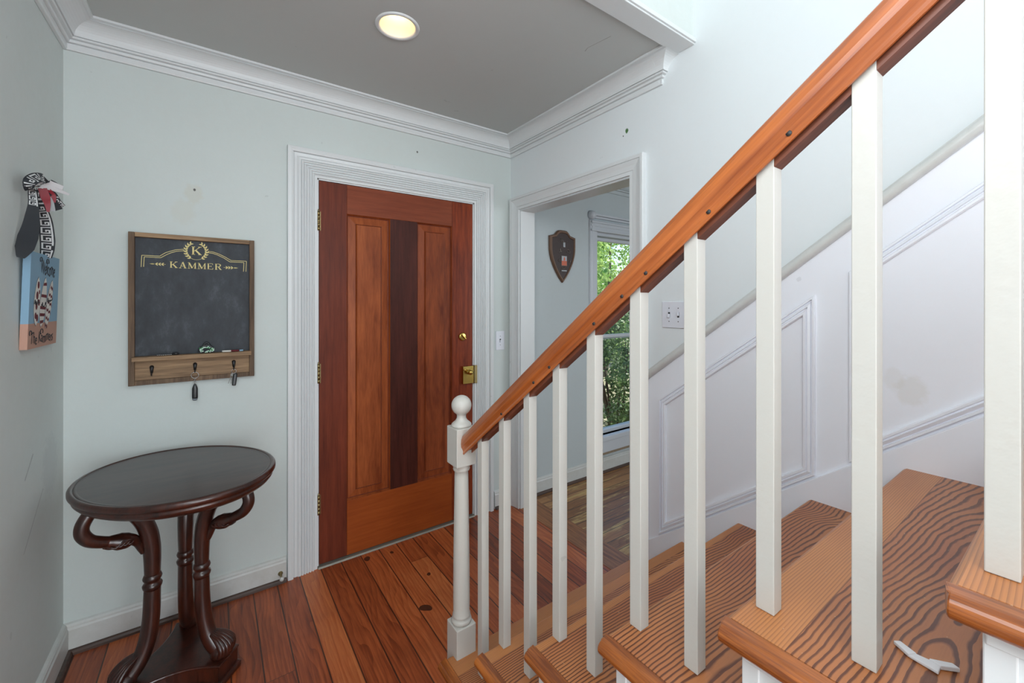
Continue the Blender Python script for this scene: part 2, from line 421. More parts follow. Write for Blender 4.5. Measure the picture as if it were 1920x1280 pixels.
def _leaf(name, a, b, sc_=1.5):
    m = NT(name); x, y, z = m.pos(); n = m.noise(m.vec(x, y, z), 3.5, 4, .7); n2 = m.white(m.vec((x * 9).floor(), (y * 9).floor(), (z * 9).floor()))
    c = m.ramp((n * .6 + n2 * .4), [(.25, a), (.75, b)]); m.color(c); m.set(rough=.45, spec=.6)
    tl = m.n('BsdfTranslucent'); m.L(c, tl.inputs[0]); mx = m.n('MixShader'); mx.inputs[0].default_value = .4
    out = m.nt.nodes['Material Output']; m.L(m.b.outputs[0], mx.inputs[1]); m.L(tl.outputs[0], mx.inputs[2]); m.L(mx.outputs[0], out.inputs[0]); return m.mat
M['leaf_bright'] = _leaf('sunlit_leaves', sr(84, 140, 58), sr(196, 216, 130))
M['leaf_dark'] = _leaf('holly_leaves', sr(36, 72, 44), sr(128, 156, 100))
M['bark'] = simple('bark', sr(96, 82, 70), .9, bumps=.6, vary=.4, scale=14)
def _ground():
    m = NT('yard_ground'); x, y, z = m.pos(); n = m.noise(m.vec(x, y, z), 2.2, 5, .7)
    m.color(m.ramp(n, [(.35, sr(110, 104, 78)), (.6, sr(176, 166, 140))])); m.set(rough=.95); return m.mat
M['ground'] = _ground()

# ---------------------------------------------------------------- room shell
def wallbox(name, boxes, mat, label, origin=None):
    b = MB()
    for a, c in boxes: b.box(a, c)
    return tag(b.build(name, mat), label, None, None, 'structure')
DX0, DX1, DZ = -1.262, -.284, 2.052
WX0, WX1, WZ0, WZ1 = .85, 1.76, .30, 1.98
wallbox('wall_front', [((WL - .15, 0, -.02), (DX0, .15, CZ)), ((DX0, 0, DZ), (DX1, .15, CZ)), ((DX1, 0, -.02), (.12, .15, CZ))], M['wall_front'], 'pale grey-white front wall holding the red wooden entry door')
wallbox('wall_front', [((.12, 0, -.02), (WX0, .15, 2.6)), ((WX0, 0, -.02), (WX1, .15, WZ0)), ((WX0, 0, WZ1), (WX1, .15, 2.6)), ((WX1, 0, -.02), (4.2, .15, 2.6))], M['wall_next'], 'bluish grey wall of the next room around the tall window')
wallbox('wall_right', [((0, YB, -.02), (.12, OY0, TOP)), ((0, OY0, OZ), (.12, OY1, TOP)), ((0, OY1, -.02), (.12, 0, TOP))], M['wall_right'], 'bright white wall beside the stairs with a cased opening')
wallbox('wall_left', [((WL - .15, YB, -.02), (WL, 0, TOP))], M['wall'], 'plain grey-white left wall with the canvas sign')
wallbox('wall_rear', [((WL - .15, YB - .15, -.02), (4.2, YB, TOP))], M['wall'], 'plain white wall behind the camera')
wallbox('wall_upper', [((WL, -1.365, CZ + .001), (0, -1.2805, TOP))], M['wall'], 'white upper wall face above the hall ceiling edge')
wallbox('wall_far', [((4.2, YB, -.02), (4.35, .15, 2.6))], M['wall_next'], 'far side wall of the next room')
wallbox('ceiling', [((WL, YB, TOP), (.12, -1.22, TOP + .1))], M['ceiling'], 'high ceiling over the stairwell')
wallbox('ceiling', [((.12, YB, 2.44), (4.2, 0, 2.6))], M['ceiling'], 'ceiling of the next room')
tag(MB().box((WL - .15, YB, -.05), (0, 0, 0)).build('floor', M['floor']), 'reddish brown heart pine plank floor of the entry hall', None, None, 'structure')
tag(MB().box((.165, YB, -.05), (4.2, 0, 0)).build('floor', M['floor2']), 'worn brown plank floor of the next room', None, None, 'structure')
tag(MB().box((0, -1.3, -.05), (.165, 0, .002)).build('floor', M['border']), 'brown border board across the opening floor', None, None, 'structure')
# foyer ceiling with a round hole for the can light
LX, LY, LR = -1.079, -.728, .072
b = MB(); n = 48
inner = [(LX + LR * math.cos(2 * math.pi * i / n), LY + LR * math.sin(2 * math.pi * i / n), CZ) for i in range(n)]
outer = []
for i in range(n):
    a = 2 * math.pi * i / n; c, s_ = math.cos(a), math.sin(a); k = .3 / max(abs(c), abs(s_)); outer.append((LX + c * k, LY + s_ * k, CZ))
b.add(inner + outer, [(i, (i + 1) % n, n + (i + 1) % n, n + i) for i in range(n)])
x0, x1, y0, y1 = LX - .3, LX + .3, LY - .3, LY + .3
for (a, c, d, e) in ((WL, x0, -1.28, 0), (x1, 0, -1.28, 0), (x0, x1, y1, 0), (x0, x1, -1.28, y0)):
    b.add([(a, d, CZ), (c, d, CZ), (c, e, CZ), (a, e, CZ)], [(0, 1, 2, 3)])
b.box((WL, -1.28, CZ + .16), (0, 0, CZ + .2))
tag(b.build('ceiling', M['ceiling'], recalc=False), 'flat grey entry hall ceiling with a recessed light', None, None, 'structure')
tag(MB().box((WL, -1.372, CZ - .012), (0, -1.285, CZ + .02)).box((WL, -1.380, CZ - .006), (0, -1.365, CZ + .012)).build('trim_1', M['trim'], bevel=.002), 'white flat board along the ceiling edge of the stairwell', None, None, 'structure')
# crown moulding (mitred, with a return at its stair end)
CP = [(0, 0), (0, -.118), (.010, -.118), (.013, -.112), (.013, -.096), (.008, -.095), (.008, -.092), (.019, -.090), (.022, -.083), (.018, -.082), (.018, -.079), (.030, -.077), (.033, -.072), (.028, -.0705), (.028, -.0685), (.037, -.067)]
for k in range(9):
    t = k / 8; CP.append((.037 + .052 * (1 - math.cos(t * math.pi / 2)) ** .85, -.069 + .053 * math.sin(t * math.pi / 2) ** .9))
CP += [(.091, -.016), (.086, -.015), (.086, -.0125), (.094, -.010), (.101, -.009), (.101, 0)]
e = .001
tag(MB().sweep([(WL + e, -1.28, CZ), (WL + e, -e, CZ), (-e, -e, CZ), (-e, -1.205, CZ), (.11, -1.205, CZ)][:4], [(a, b_) for a, b_ in CP], (0, 0, 1), flip=True).build('trim_2', M['trim']), 'white crown moulding around the entry hall ceiling', None, None, 'structure')
b = MB()                                                     # mitred return
prof0 = [Vector((-a, -1.205, CZ + z)) for a, z in CP]; prof1 = [Vector((-a, -1.205 - a, CZ + z)) for a, z in CP]; prof2 = [Vector((0, -1.205 - a, CZ + z)) for a, z in CP]
k = len(CP); b.add(prof0 + prof1 + prof2, [(q, (q + 1) % k, k + (q + 1) % k, k + q) for q in range(k)] + [(k + q, k + (q + 1) % k, 2 * k + (q + 1) % k, 2 * k + q) for q in range(k)])
tag(b.build('trim_2', M['trim']), 'mitred return end of the crown moulding', None, None, 'structure')
tag(MB().sweep([(.121, -3, 2.44), (.121, -e, 2.44), (4.2, -e, 2.44)], [(a * 1.05, z * 1.1) for a, z in CP], (0, 0, 1), flip=True).build('trim_3', M['wall_next']), 'crown moulding of the next room', None, None, 'structure')
# baseboards
BP = [(0, 0), (.018, 0), (.018, .093), (.014, .100), (.014, .107), (.009, .114), (0, .118)]
SP = [(.018, 0), (.034, 0), (.033, .009), (.028, .016), (.018, .018)]
def baseb(name, path, label, mat='trim_old'):
    o = tag(MB().sweep(path, BP, (0, 0, 1), flip=True).build(name, M[mat]), label, None, None, 'structure')
    MB().sweep([p for p in path], SP, (0, 0, 1), flip=True).build('shoe_moulding', M['shoe'], o)
baseb('baseboard_left', [(WL, YB, 0), (WL, 0, 0), (-1.392, 0, 0)], 'scuffed white baseboard with dark shoe moulding under the chalkboard')
baseb('baseboard_front', [(-.142, 0, 0), (-.001, 0, 0)], 'short white baseboard right of the entry door')
baseb('baseboard_far', [(.121, -.002, 0), (4.2, -.002, 0)], 'grey-white baseboard of the next room')
# door casing: fluted profile, mitred
def fluted(wd):
    p = [(0, 0), (0, .010), (.012, .010), (.013, .013)]
    x = .016
    for i in range(5):
        p += [(x, .010 + i * .001), (x + .0012, .0165 + i * .0014), (x + .0045, .0185 + i * .0014), (x + .0085, .0165 + i * .0014), (x + .0105, .011 + i * .001)]; x += .0125
    p += [(x + .001, .022), (x + .010, .023), (x + .018, .016), (x + .030, .018), (x + .0315, .014), (x + .034, .014), (x + .036, .027), (x + .044, .030), (wd - .002, .028), (wd, .024), (wd, 0)]
    return p
def casing(name, pts, nrm, prof, label, flip, mat='trim'):
    return tag(MB().sweep(pts, prof, nrm, flip=flip).build(name, M[mat]), label, None, None, 'structure')
casing('trim_4', [(-1.247, 0, 0), (-1.247, 0, 2.046), (-.298, 0, 2.046), (-.298, 0, 0)], (0, -1, 0), fluted(.140), 'white fluted casing around the entry door', False)
oc = [(0, 0), (0, .012), (.018, .012), (.0185, .0095), (.020, .0095), (.0205, .013), (.030, .014), (.044, .0165), (.058, .021), (.0665, .024), (.067, .0215), (.0685, .0215), (.069, .026), (.078, .0275), (.086, .0265), (.088, .022), (.088, 0)]
casing('trim_5', [(0, OY1 + .008, 0), (0, OY1 + .008, OZ + .008), (0, OY0 - .008, OZ + .008), (0, OY0 - .008, 0)], (-1, 0, 0), oc, 'white casing around the opening to the next room', False)
b = MB().box((-.002, OY1, 0), (.122, OY1 + .0015, OZ)).box((-.002, OY0 - .0015, 0), (.122, OY0, OZ)).box((-.002, OY0, OZ), (.122, OY1, OZ + .0015))
b = MB().box((0, OY1 - .002, 0), (.12, OY1 + .001, OZ)).box((0, OY0 - .001, 0), (.12, OY0 + .002, OZ)).box((0, OY0, OZ - .002), (.12, OY1, OZ + .001))
tag(b.build('trim_6', M['trim']), 'white jamb boards lining the opening', None, None, 'structure')

# ---------------------------------------------------------------- entry door
door = thing('door_1', (-.77, .02, 0), 'red-brown wooden entry door with two tall raised panels and brass hardware', 'door', None, 'structure')
def dbox(name, x0, x1, z0, z1, mat, y0=0.0, y1=.04):
    return MB().box((x0, y0, z0), (x1, y1, z1)).build(name, M[mat], door, bevel=.0012)
DT, DB = 2.036, .014
dbox('stile', -1.236, -1.0965, DB, DT, 'stile_l'); dbox('stile', -.4565, -.309, DB, DT, 'stile_r')
dbox('top_rail', -1.096, -.457, 1.878, DT, 'railtop'); dbox('bottom_rail', -1.096, -.457, DB, .310, 'railbot')
dbox('mullion', -.8555, -.6895, .3105, 1.8775, 'mullion')
def raised(x0, x1, z0, z1, mat):
    b = MB(); yb = .012
    def ring(i, y): return [(x0 + i, y, z0 + i), (x1 - i, y, z0 + i), (x1 - i, y, z1 - i), (x0 + i, y, z1 - i)]
    rs = [ring(0, .0005), ring(.003, .006), ring(.006, .016), ring(.010, .017), ring(.048, .0105), ring(.0505, .0115), ring(.055, .002)]
    vs = [p for r in rs for p in r]
    fs = [(4 * k + i, 4 * k + (i + 1) % 4, 4 * k + 4 + (i + 1) % 4, 4 * k + 4 + i) for k in range(len(rs) - 1) for i in range(4)]
    b.add(vs, fs)
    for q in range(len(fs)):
        if q // 4 in (2, 4): b.mi[q] = 1  # darker wood in the panel creases, shade put into the colour
    b.add(rs[-1], [(0, 1, 2, 3)]); b.box((x0, .02, z0), (x1, .035, z1))
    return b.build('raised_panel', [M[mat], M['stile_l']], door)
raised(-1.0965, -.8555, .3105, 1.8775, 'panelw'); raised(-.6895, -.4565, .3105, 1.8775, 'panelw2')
# jamb with stop, hinges, threshold
b = MB().box((DX0, .0, 0), (-1.239, .15, DZ)).box((-.306, 0, 0), (DX1, .15, DZ)).box((DX0, 0, 2.039), (DX1, .15, DZ))
tag(b.build('trim_7', M['trim']), 'white jamb around the entry door', None, None, 'structure')
tag(MB().box((DX0, .046, 0), (DX1, .149, DZ - .01)).build('trim_8', M['jamb_dark']), 'dark weather seal behind the entry door', None, None, 'structure')
tag(MB().prism([(-1.245, -.022, 0), (-1.245, -.016, .008), (-1.245, .046, .011), (-1.245, .046, 0)], (.947, 0, 0)).build('trim_9', M['threshold'], bevel=.002), 'grey metal threshold strip under the entry door', None, None, 'structure')
for hz in (1.823, 1.02, .33):
    h = MB(); h.tube([(-1.240, -.007, hz - .05), (-1.240, -.007, hz + .05)], .0065, 12)
    for k in range(5): h.tube([(-1.240, -.007, hz - .05 + k * .02 + .001), (-1.240, -.007, hz - .05 + k * .02 + .018)], .0074, 12)
    h.lathe([(0, .062), (.004, .060), (.003, .054), (.006, .051), (0, .050)], (-1.240, -.007, hz), 12)
    h.box((-1.236, -.0015, hz - .05), (-1.229, 0, hz + .05))
    h.build('hinge', M['brass_dull'], door)
# deadbolt thumb turn
dbt = MB().lathe([(0, 0), (.026, 0), (.027, .003), (.026, .007), (.021, .011), (.019, .0115), (0, .012)], (-.383, 0, 1.175), 32, axis='y').build('deadbolt', M['brass'], door)
Mx = Matrix.Translation((-.383, -.012, 1.175)) @ Matrix.Rotation(R(45), 4, 'Y')
MB().box((-.019, -.016, -.0035), (.019, 0, .0035), M=Mx).build('thumb_turn', M['brass'], dbt, bevel=.002)
# surface mounted rim lock with knob and keeper
rl = MB().box((-.390, -.024, .872), (-.312, 0, .985)).build('rim_lock', M['brass'], door, bevel=.002)
MB().lathe([(.016, 0), (.016, .004), (.008, .008), (.007, .016), (.013, .021), (.0165, .029), (.0145, .037), (.006, .041), (0, .0415)], (-.350, -.024, .948), 24, axis='y').build('door_knob', M['brass'], rl)
MB().lathe([(0, 0), (.008, 0), (.008, .006), (.003, .008), (0, .008)], (-.377, -.024, .962), 16, axis='y').build('slide_catch', M['brass'], rl)
MB().box((-.307, -.0265, .870), (-.287, 0, .986)).box((-.3105, -.025, .875), (-.307, -.004, .98)).build('keeper', M['brass_dull'], rl, bevel=.0015)
# ---------------------------------------------------------------- window in the next room
win = thing('window_1', (1.305, .03, WZ0), 'tall double hung window of the next room with green trees outside', 'window', None, 'structure')
wc = [(0, 0), (0, .012), (.010, .012), (.012, .016), (.03, .016), (.034, .020), (.06, .020), (.066, .014), (.08, .014), (.084, .006), (.084, 0)]
MB().sweep([(WX0, -.001, WZ0), (WX0, -.001, WZ1), (WX1, -.001, WZ1), (WX1, -.001, WZ0)], wc, (0, -1, 0)).build('casing', M['upvc'], win)
b = MB()
for k, (z, d) in enumerate([(2.115, .030), (2.095, .022), (2.055, .03), (2.03, .022), (1.99, .028)]): b.box((.775, -d, z - .018), (1.84, -.001, z))
b.build('head_moulding', M['upvc'], win, bevel=.003)
for x in (.79, 1.825):
    MB().lathe([(0, .045), (.018, .043), (.030, .034), (.036, .02), (.038, 0)], (x, -.0, 2.10), 14, axis='y').build('corner_rosette', M['upvc'], win)
MB().box((WX0, .02, WZ0), (WX0 + .014, .12, WZ1)).box((WX1 - .014, .02, WZ0), (WX1, .12, WZ1)).box((WX0, .02, WZ1 - .03), (WX1, .12, WZ1)).build('window_frame', M['upvc'], win)
def sash(z0, z1, y, nm):
    s_ = MB().sweep([(WX0 + .014, y, z0), (WX0 + .014, y, z1), (WX1 - .014, y, z1), (WX1 - .014, y, z0)], [(0, 0), (0, .03), (-.024, .03), (-.028, .022), (-.028, 0)], (0, -1, 0), closed=True).build(nm, M['upvc'], win)
    MB().box((WX0 + .035, y - .012, z0 + .02), (WX1 - .035, y - .008, z1 - .02)).build('pane', M['glass'], s_)
sash(1.085, 1.945, .10, 'upper_sash'); sash(.30, 1.125, .065, 'lower_sash')
MB().box((WX0 - .02, -.045, .262), (WX1 + .02, .06, .300)).build('window_sill', M['upvc'], win, bevel=.004)
MB().box((WX0 - .01, -.030, .165), (WX1 + .01, -.001, .262)).build('apron', M['upvc'], win, bevel=.003)
MB().box((WX0 - .01, -.034, .150), (WX1 + .01, -.001, .168)).build('worn_sill_edge', M['sill_raw'], win, bevel=.003)

# ---------------------------------------------------------------- staircase
NT_ = 9; RUN, RISE, Y0, Z0, XL = .2432, .1847, -1.07, .163, -1.066
ny = lambda i: Y0 - RUN * i
tz = lambda i: Z0 + RISE * i
XW = -.018
stair = thing('staircase', (-.54, -1.6, 0), 'wooden staircase with striped pine treads and white risers along the right wall', 'staircase')
TH = .028
for i in range(NT_):
    y_f = ny(i); y_b = ny(i + 1) - .0285; z = tz(i)
    mt = pine('tread_pine', 'x', seed=i * 3.17 + 1.3, dy=(y_f + (-.24, -.16, -.20, -.17, -.21, -.13, -.15, -.1, -.2)[i]), freq=(150, 140, 130, 120, 115, 90, 90, 80, 80)[i], slope=(.2, .26, .30, .22, .25, .3, .3, .3, .3)[i], yf=y_f, split=(.09, .05, .03, .012, .085, .25, .1, .1, .1)[i])
    # tread with rounded front nosing; profile in (y, z)
    pr = [(y_b, z), (y_f - .010, z)] + [(y_f - .014 + .014 * math.sin(a), z - .014 + .014 * math.cos(a)) for a in [R(d) for d in range(15, 180, 15)]] + [(y_f - .014, z - TH), (y_b, z - TH)]
    x0 = XL + .034
    t = MB().prism([(x0, y, zz) for y, zz in pr], (XW - x0, 0, 0)).build('tread', mt, stair, bevel=.0008)
    # return nosing strip on the open end, mitred round
    yb2 = y_b - .012
    rp = [(XL + .034, z)] + [(XL + .014 - .014 * math.sin(a), z - .014 + .014 * math.cos(a)) for a in [R(d) for d in range(0, 181, 15)]] + [(XL + .034, z - TH)]
    b = MB(); b.add([(x, (y_f - .006) if k not in (0, len(rp) - 1) else (y_f - .0), zz) for k, (x, zz) in enumerate(rp)] + [(x, yb2, zz) for x, zz in rp],
        [tuple(range(len(rp) - 1, -1, -1)), tuple(range(len(rp), 2 * len(rp)))] + [(k, (k + 1) % len(rp), len(rp) + (k + 1) % len(rp), len(rp) + k) for k in range(len(rp))])
    b.build('return_nosing', M['nosing'], t, bevel=.002)
    zb = 0.0 if i == 0 else tz(i - 1)
    rs = MB().box((XL + .036, y_f - .042, zb), (XW, y_f - .0285, z - TH)).build('riser', M['trim_old'], stair)
b = MB()                                                     # open side stringer
pts = [(ny(0) - .030, 0)]
for i in range(NT_):
    pts += [(ny(i) - .030, tz(i) - TH), (ny(i + 1) - .030, tz(i) - TH)]
pts += [(ny(NT_) - .030, 0)]
b.prism([(XL + .034, y, z) for y, z in pts], (.018, 0, 0))
for i in range(NT_):
    zb = 0 if i == 0 else tz(i - 1)
    b.box((XL + .030, ny(i) - .052, zb if i else 0), (XL + .0345, ny(i) - .028, tz(i) - TH))
    b.box((XL + .028, ny(i + 1) - .03, tz(i) - TH - .02), (XL + .0345, ny(i) - .03, tz(i) - TH))
b.build('side_stringer', M['trim'], stair, bevel=.0015)
# wall-side skirt board
sk = [(-1.127, 0), (-1.127, .258), (ny(NT_), .258 + .772 * (-1.127 - ny(NT_))), (ny(NT_), 0)]
MB().prism([(-.019, y, z) for y, z in sk], (.0185, 0, 0)).build('wall_skirt_board', M['wains'], stair, bevel=.002)
# landing box at the top end keeps the last tread carried
# wainscot: field board, panel frames, chair rail
SL = .772
tag(MB().prism([(-.005, -1.119, .20), (-.005, -1.119, 1.035), (-.005, -4.2, 1.035 + SL * 3.08), (-.005, -4.2, .20)], (.0045, 0, 0)).build('trim_10', M['wains']), 'white painted wainscot board rising beside the stairs', None, None, 'structure')
crp = [(0, 0), (0, .016)] + [(.015 - .015 * math.cos(a), .016 + .015 * math.sin(a)) for a in [R(d) for d in range(0, 181, 15)]] + [(.030, .006), (.037, .006), (.037, 0)]
tag(MB().sweep([(0, -1.119, 1.013), (0, -4.2, 1.013 + SL * 3.081)], crp, (-1, 0, 0), flip=False).build('trim_11', M['trim_old'], bevel=0), 'white rounded chair rail rising beside the stairs', None, None, 'structure')
pm = [(0, 0), (0, .009), (.002, .012), (.007, .012), (.0085, .004), (.011, .004), (.013, .010), (.020, .014), (.0215, .007), (.024, .007), (.027, .013), (.033, .013), (.036, .008), (.036, 0)]
for k, (ya, yb_) in enumerate(((-1.201, -1.818), (-1.913, -2.56), (-2.66, -3.3), (-3.4, -4.0))):
    zt = .945 + .767 * (-1.201 - ya); zl = .322 + .775 * (-1.201 - ya); dw = ya - yb_
    path = [(-.0048, ya, zl), (-.0048, ya, zt), (-.0048, yb_, zt + .767 * dw), (-.0048, yb_, zl + .775 * dw)]
    tag(MB().sweep(path, pm, (-1, 0, 0), closed=True, flip=True).build('trim_12', M['wains']), ('white sloped panel moulding at the foot of the stairs', 'white sloped panel moulding beside the upper treads', 'upper panel moulding near the top of the stairs', 'topmost panel moulding of the stairs')[k], None, None, 'structure')

# ---------------------------------------------------------------- railing
rail = thing('stair_railing', (-.962, -1.6, tz(0)), 'white square balusters and turned newel post under an orange-brown wooden handrail', 'railing')
def rb(y): return .955 - .7595 * (y + 1.225)                 # underside of the handrail
BX, BS = -.962, .0135
BY = [-1.2024, -1.330, -1.455, -1.5796, -1.7008, -1.826, -1.950, -2.077, -2.2009, -2.322, -2.446, -2.570, -2.693, -2.817, -2.941, -3.064, -3.188]
for n_, y in enumerate(BY):
    for i in ((n_ + 1) // 2,):
        z = tz(i)
        jit = random.Random(n_).uniform(-.0012, .0012)
        b = MB(); q = [(-BS, -BS), (BS, -BS), (BS, BS), (-BS, BS)]
        b.add([(BX + a + jit, y + c, z + .0005) for a, c in q] + [(BX + a, y + c, rb(y + c) + .012) for a, c in q], [(3, 2, 1, 0), (4, 5, 6, 7)] + [(k, (k + 1) % 4, 4 + (k + 1) % 4, 4 + k) for k in range(4)])
        b.build('baluster', M['baluster'], rail, bevel=.0012)
hw = .031
hp = [(-.021, 0), (-.023, .004), (-.022, .010), (-.025, .016), (-hw, .024), (-hw - .001, .034), (-hw + .0005, .046), (-.026, .055), (-.017, .061), (-.006, .0635)]
hp = [(a * .86, b_ * .92) for a, b_ in hp]
hp = hp + [(-a, b_) for a, b_ in reversed(hp)] + [(.0145, 0), (.0145, .009), (-.0145, .009), (-.0145, 0)]
ye = ny(NT_) + .1; ys = -1.1075
cs = 1 / math.cos(math.atan(.7595))
def railsec(y, z0, tilt=True): return [(BX - .004 + a, y, z0 + b_ * cs) for a, b_ in hp]
b = MB(); A = railsec(ys, rb(ys)); Bq = railsec(ye, rb(ye)); k = len(hp)
b.add(A + Bq, [tuple(range(k)), tuple(range(2 * k - 1, k - 1, -1))]); b.add(A + Bq, [(q, (q + 1) % k, k + (q + 1) % k, k + q) for q in range(k)], 0, False)
hr = b.build('handrail', M['rail'], rail)
bys = BY
for i in range(len(bys) - 1):                                 # fillet strips between balusters
    a, c = bys[i] - BS, bys[i + 1] + BS
    MB().prism([(BX - .0135, a, rb(a) - .010), (BX - .0135, c, rb(c) - .010), (BX - .0135, c, rb(c) + .014), (BX - .0135, a, rb(a) + .014)], (.027, 0, 0)).build('fillet', M['fillet'], hr)
for y in (-1.345, -1.50, -1.565, -1.72, -1.80, -1.86, -1.99, -2.115):     # countersunk screw holes on the rail side
    MB().lathe([(0, -.0006), (.0042, -.0005), (.0042, .001)], (BX - .004 - .0202, y, rb(y) + .013), 12, axis='x').build('screw_hole', M['slot'], hr)
# newel post
NX, NY = -.970, -1.068; hs = .038
nw = MB().box((NX - hs, NY - hs, 0.0), (NX + hs, NY + hs, .262)).build('newel_post', M['baluster'], rail, bevel=.003)
MB().lathe([(.030, .262), (.034, .264), (.036, .270), (.034, .277), (.029, .281), (.032, .286), (.031, .292), (.0285, .297), (.0295, .33), (.0285, .5), (.0245, .78), (.0235, .795), (.028, .799), (.030, .805), (.028, .811), (.032, .816), (.033, .824)], (NX, NY, 0), 36).build('turned_shaft', M['baluster'], nw)
MB().box((NX - hs, NY - hs, .822), (NX + hs, NY + hs, .954)).build('top_block', M['baluster'], nw, bevel=.0025)
bp_ = [(.034, .954), (.036, .958), (.035, .963), (.030, .968), (.021, .975), (.0165, .984), (.016, .992)]
for d in range(-60, 91, 10): bp_.append((max(.0001, .0355 * math.cos(R(d))), 1.028 + .0355 * math.sin(R(d))))
MB().lathe(bp_, (NX, NY, 0), 36).build('ball_finial', M['baluster'], nw)

# ---------------------------------------------------------------- ceiling can light
cl = thing('recessed_light', (LX, LY, CZ), 'round recessed ceiling light glowing warm inside a white ring', 'ceiling light')
MB().lathe([(.069, .004), (.070, -.001), (.074, -.005), (.082, -.006), (.087, -.003), (.088, .0), (.069, .004)], (LX, LY, CZ), 48, cap=False).build('trim_ring', M['trim'], cl)
mw = NT('warm_reflector'); mw.color(sr(250, 240, 214)); mw.set(rough=.5)
b = MB(); b.lathe([(.0695, .003), (.064, .03), (.055, .07), (.046, .10), (.046, .125)], (LX, LY, CZ), 48, cap=False)
cone = b.build('reflector', mw.mat, cl, recalc=False)
me_ = NT('bulb_glow'); me_.b.inputs['Emission Color'].default_value = (1, .74, .40, 1); me_.b.inputs['Emission Strength'].default_value = 9.0
MB().lathe([(0, .072), (.020, .074), (.034, .082), (.040, .095), (.036, .115), (.02, .124), (0, .125)], (LX, LY, CZ), 32).build('bulb', me_.mat, cl)

# ---------------------------------------------------------------- switch plates
def toggle_plate(label, P, ax, w_, h_, gangs, back=1):
    """ax 'y': on the front wall facing -y; ax 'x': on the right wall facing -x"""
    t = thing('switch_plate', P, label, 'light switch')
    def B(u0, u1, z0, z1, d0, d1, nm, mat, bev=0, par=t):
        if ax == 'y': a, c = (P[0] + u0, P[1] - d1, P[2] + z0), (P[0] + u1, P[1] - d0, P[2] + z1)
        else: a, c = (P[0] - d1, P[1] - u0, P[2] + z0), (P[0] - d0, P[1] - u1, P[2] + z1)
        return MB().box(a, c).build(nm, M[mat], par, bevel=bev)
    B(-w_ / 2, w_ / 2, -h_ / 2, h_ / 2, .0003, .006, 'plate', 'plastic', .002)
    for g in range(gangs):
        u = (g - (gangs - 1) / 2) * .046
        sl = B(u - .005, u + .005, -.012, .012, .0058, .0064, 'slot', 'slot')
        up = -1 if g % 2 == 0 else 1
        B(u - .0042, u + .0042, -.004 - (.008 if up < 0 else 0), .004 + (.008 if up > 0 else 0), .006, .016, 'toggle', 'plastic', .0015)
        for zz in (-.030, .030): B(u - .002, u + .002, zz - .002, zz + .002, .006, .0068, 'screw', 'slot')
toggle_plate('single white toggle switch plate right of the entry door', (-.093, 0, 1.135), 'y', .070, .128, 1)
toggle_plate('wide white triple toggle switch plate on the stair wall', (0, -1.297, 1.338), 'x', .165, .118, 3)

# ---------------------------------------------------------------- chalkboard key rack
CX0, CX1, CB, CT = -1.980, -1.530, 1.042, 1.690
rack = thing('chalkboard_key_rack', (-1.755, 0, CB), 'black chalkboard in a brown wooden frame with shelf and key hooks, gold KAMMER lettering', 'chalkboard')
fb = MB
for xa, xb_ in ((CX0, CX0 + .020), (CX1 - .020, CX1)):
    MB().box((xa, -.034, CB), (xb_, -.001, CT)).build('frame_side', M['frame'], rack, bevel=.0015)
MB().box((CX0 + .020, -.032, CT - .019), (CX1 - .020, -.001, CT)).build('frame_top', M['frame_x'], rack, bevel=.0015)
MB().box((CX0 + .020, -.012, 1.150), (CX1 - .020, -.001, CT - .019)).build('chalk_panel', M['chalk'], rack)
MB().box((CX0 + .020, -.024, CB + .02), (CX1 - .020, -.001, 1.150)).build('hook_board', M['frame_x'], rack, bevel=.001)
MB().box((CX0 + .020, -.030, CB), (CX1 - .020, -.001, CB + .020)).build('frame_bottom', M['frame'], rack, bevel=.0015)
MB().box((CX0 + .014, -.062, 1.146), (CX1 - .014, -.012, 1.164)).build('shelf', M['frame_x'], rack, bevel=.0015)
for hx in (-1.905, -1.757, -1.612):
    h = MB(); zc = 1.105
    h.tube([(hx, -.024, zc + .014), (hx, -.028, zc + .012), (hx, -.0295, zc), (hx, -.030, zc - .014)], [.006, .0072, .0055, .004], 12, flat=1.1)
    h.tube(catmull([(hx, -.028, zc - .006), (hx, -.030, zc - .018), (hx, -.036, zc - .024), (hx, -.042, zc - .020), (hx, -.044, zc - .012)], 4), .0022, 8)
    h.build('key_hook', M['black'], rack)
# gold lettering and ornament, thin vinyl on the board face
YF = -.0126
class Ink(MB):
    def seg(s, a, b_, w0, w1=None, mi=0):
        w1 = w0 if w1 is None else w1; a = Vector((a[0], 0, a[1])); c = Vector((b_[0], 0, b_[1])); d = (c - a)
        if d.length < 1e-6: return s
        n = Vector((-d.z, 0, d.x)).normalized(); P = [a + n * w0 / 2, a - n * w0 / 2, c - n * w1 / 2, c + n * w1 / 2]
        return s.prism([(p.x, YF, p.z) for p in P], (0, .0006, 0), mi)
    def poly(s, pts, w_):
        for i in range(len(pts) - 1): s.seg(pts[i], pts[i + 1], w_)
        return s
    def leaf(s, p, ang, ln, wd):
        c, q = math.cos(ang), math.sin(ang); P = []
        for t, k in ((0, 0), (.3, .5), (.65, .42), (1, 0), (.65, -.42), (.3, -.5)):
            P.append((p[0] + c * ln * t - q * wd * k, YF, p[1] + q * ln * t + c * wd * k))
        return s.prism(P, (0, .0006, 0))
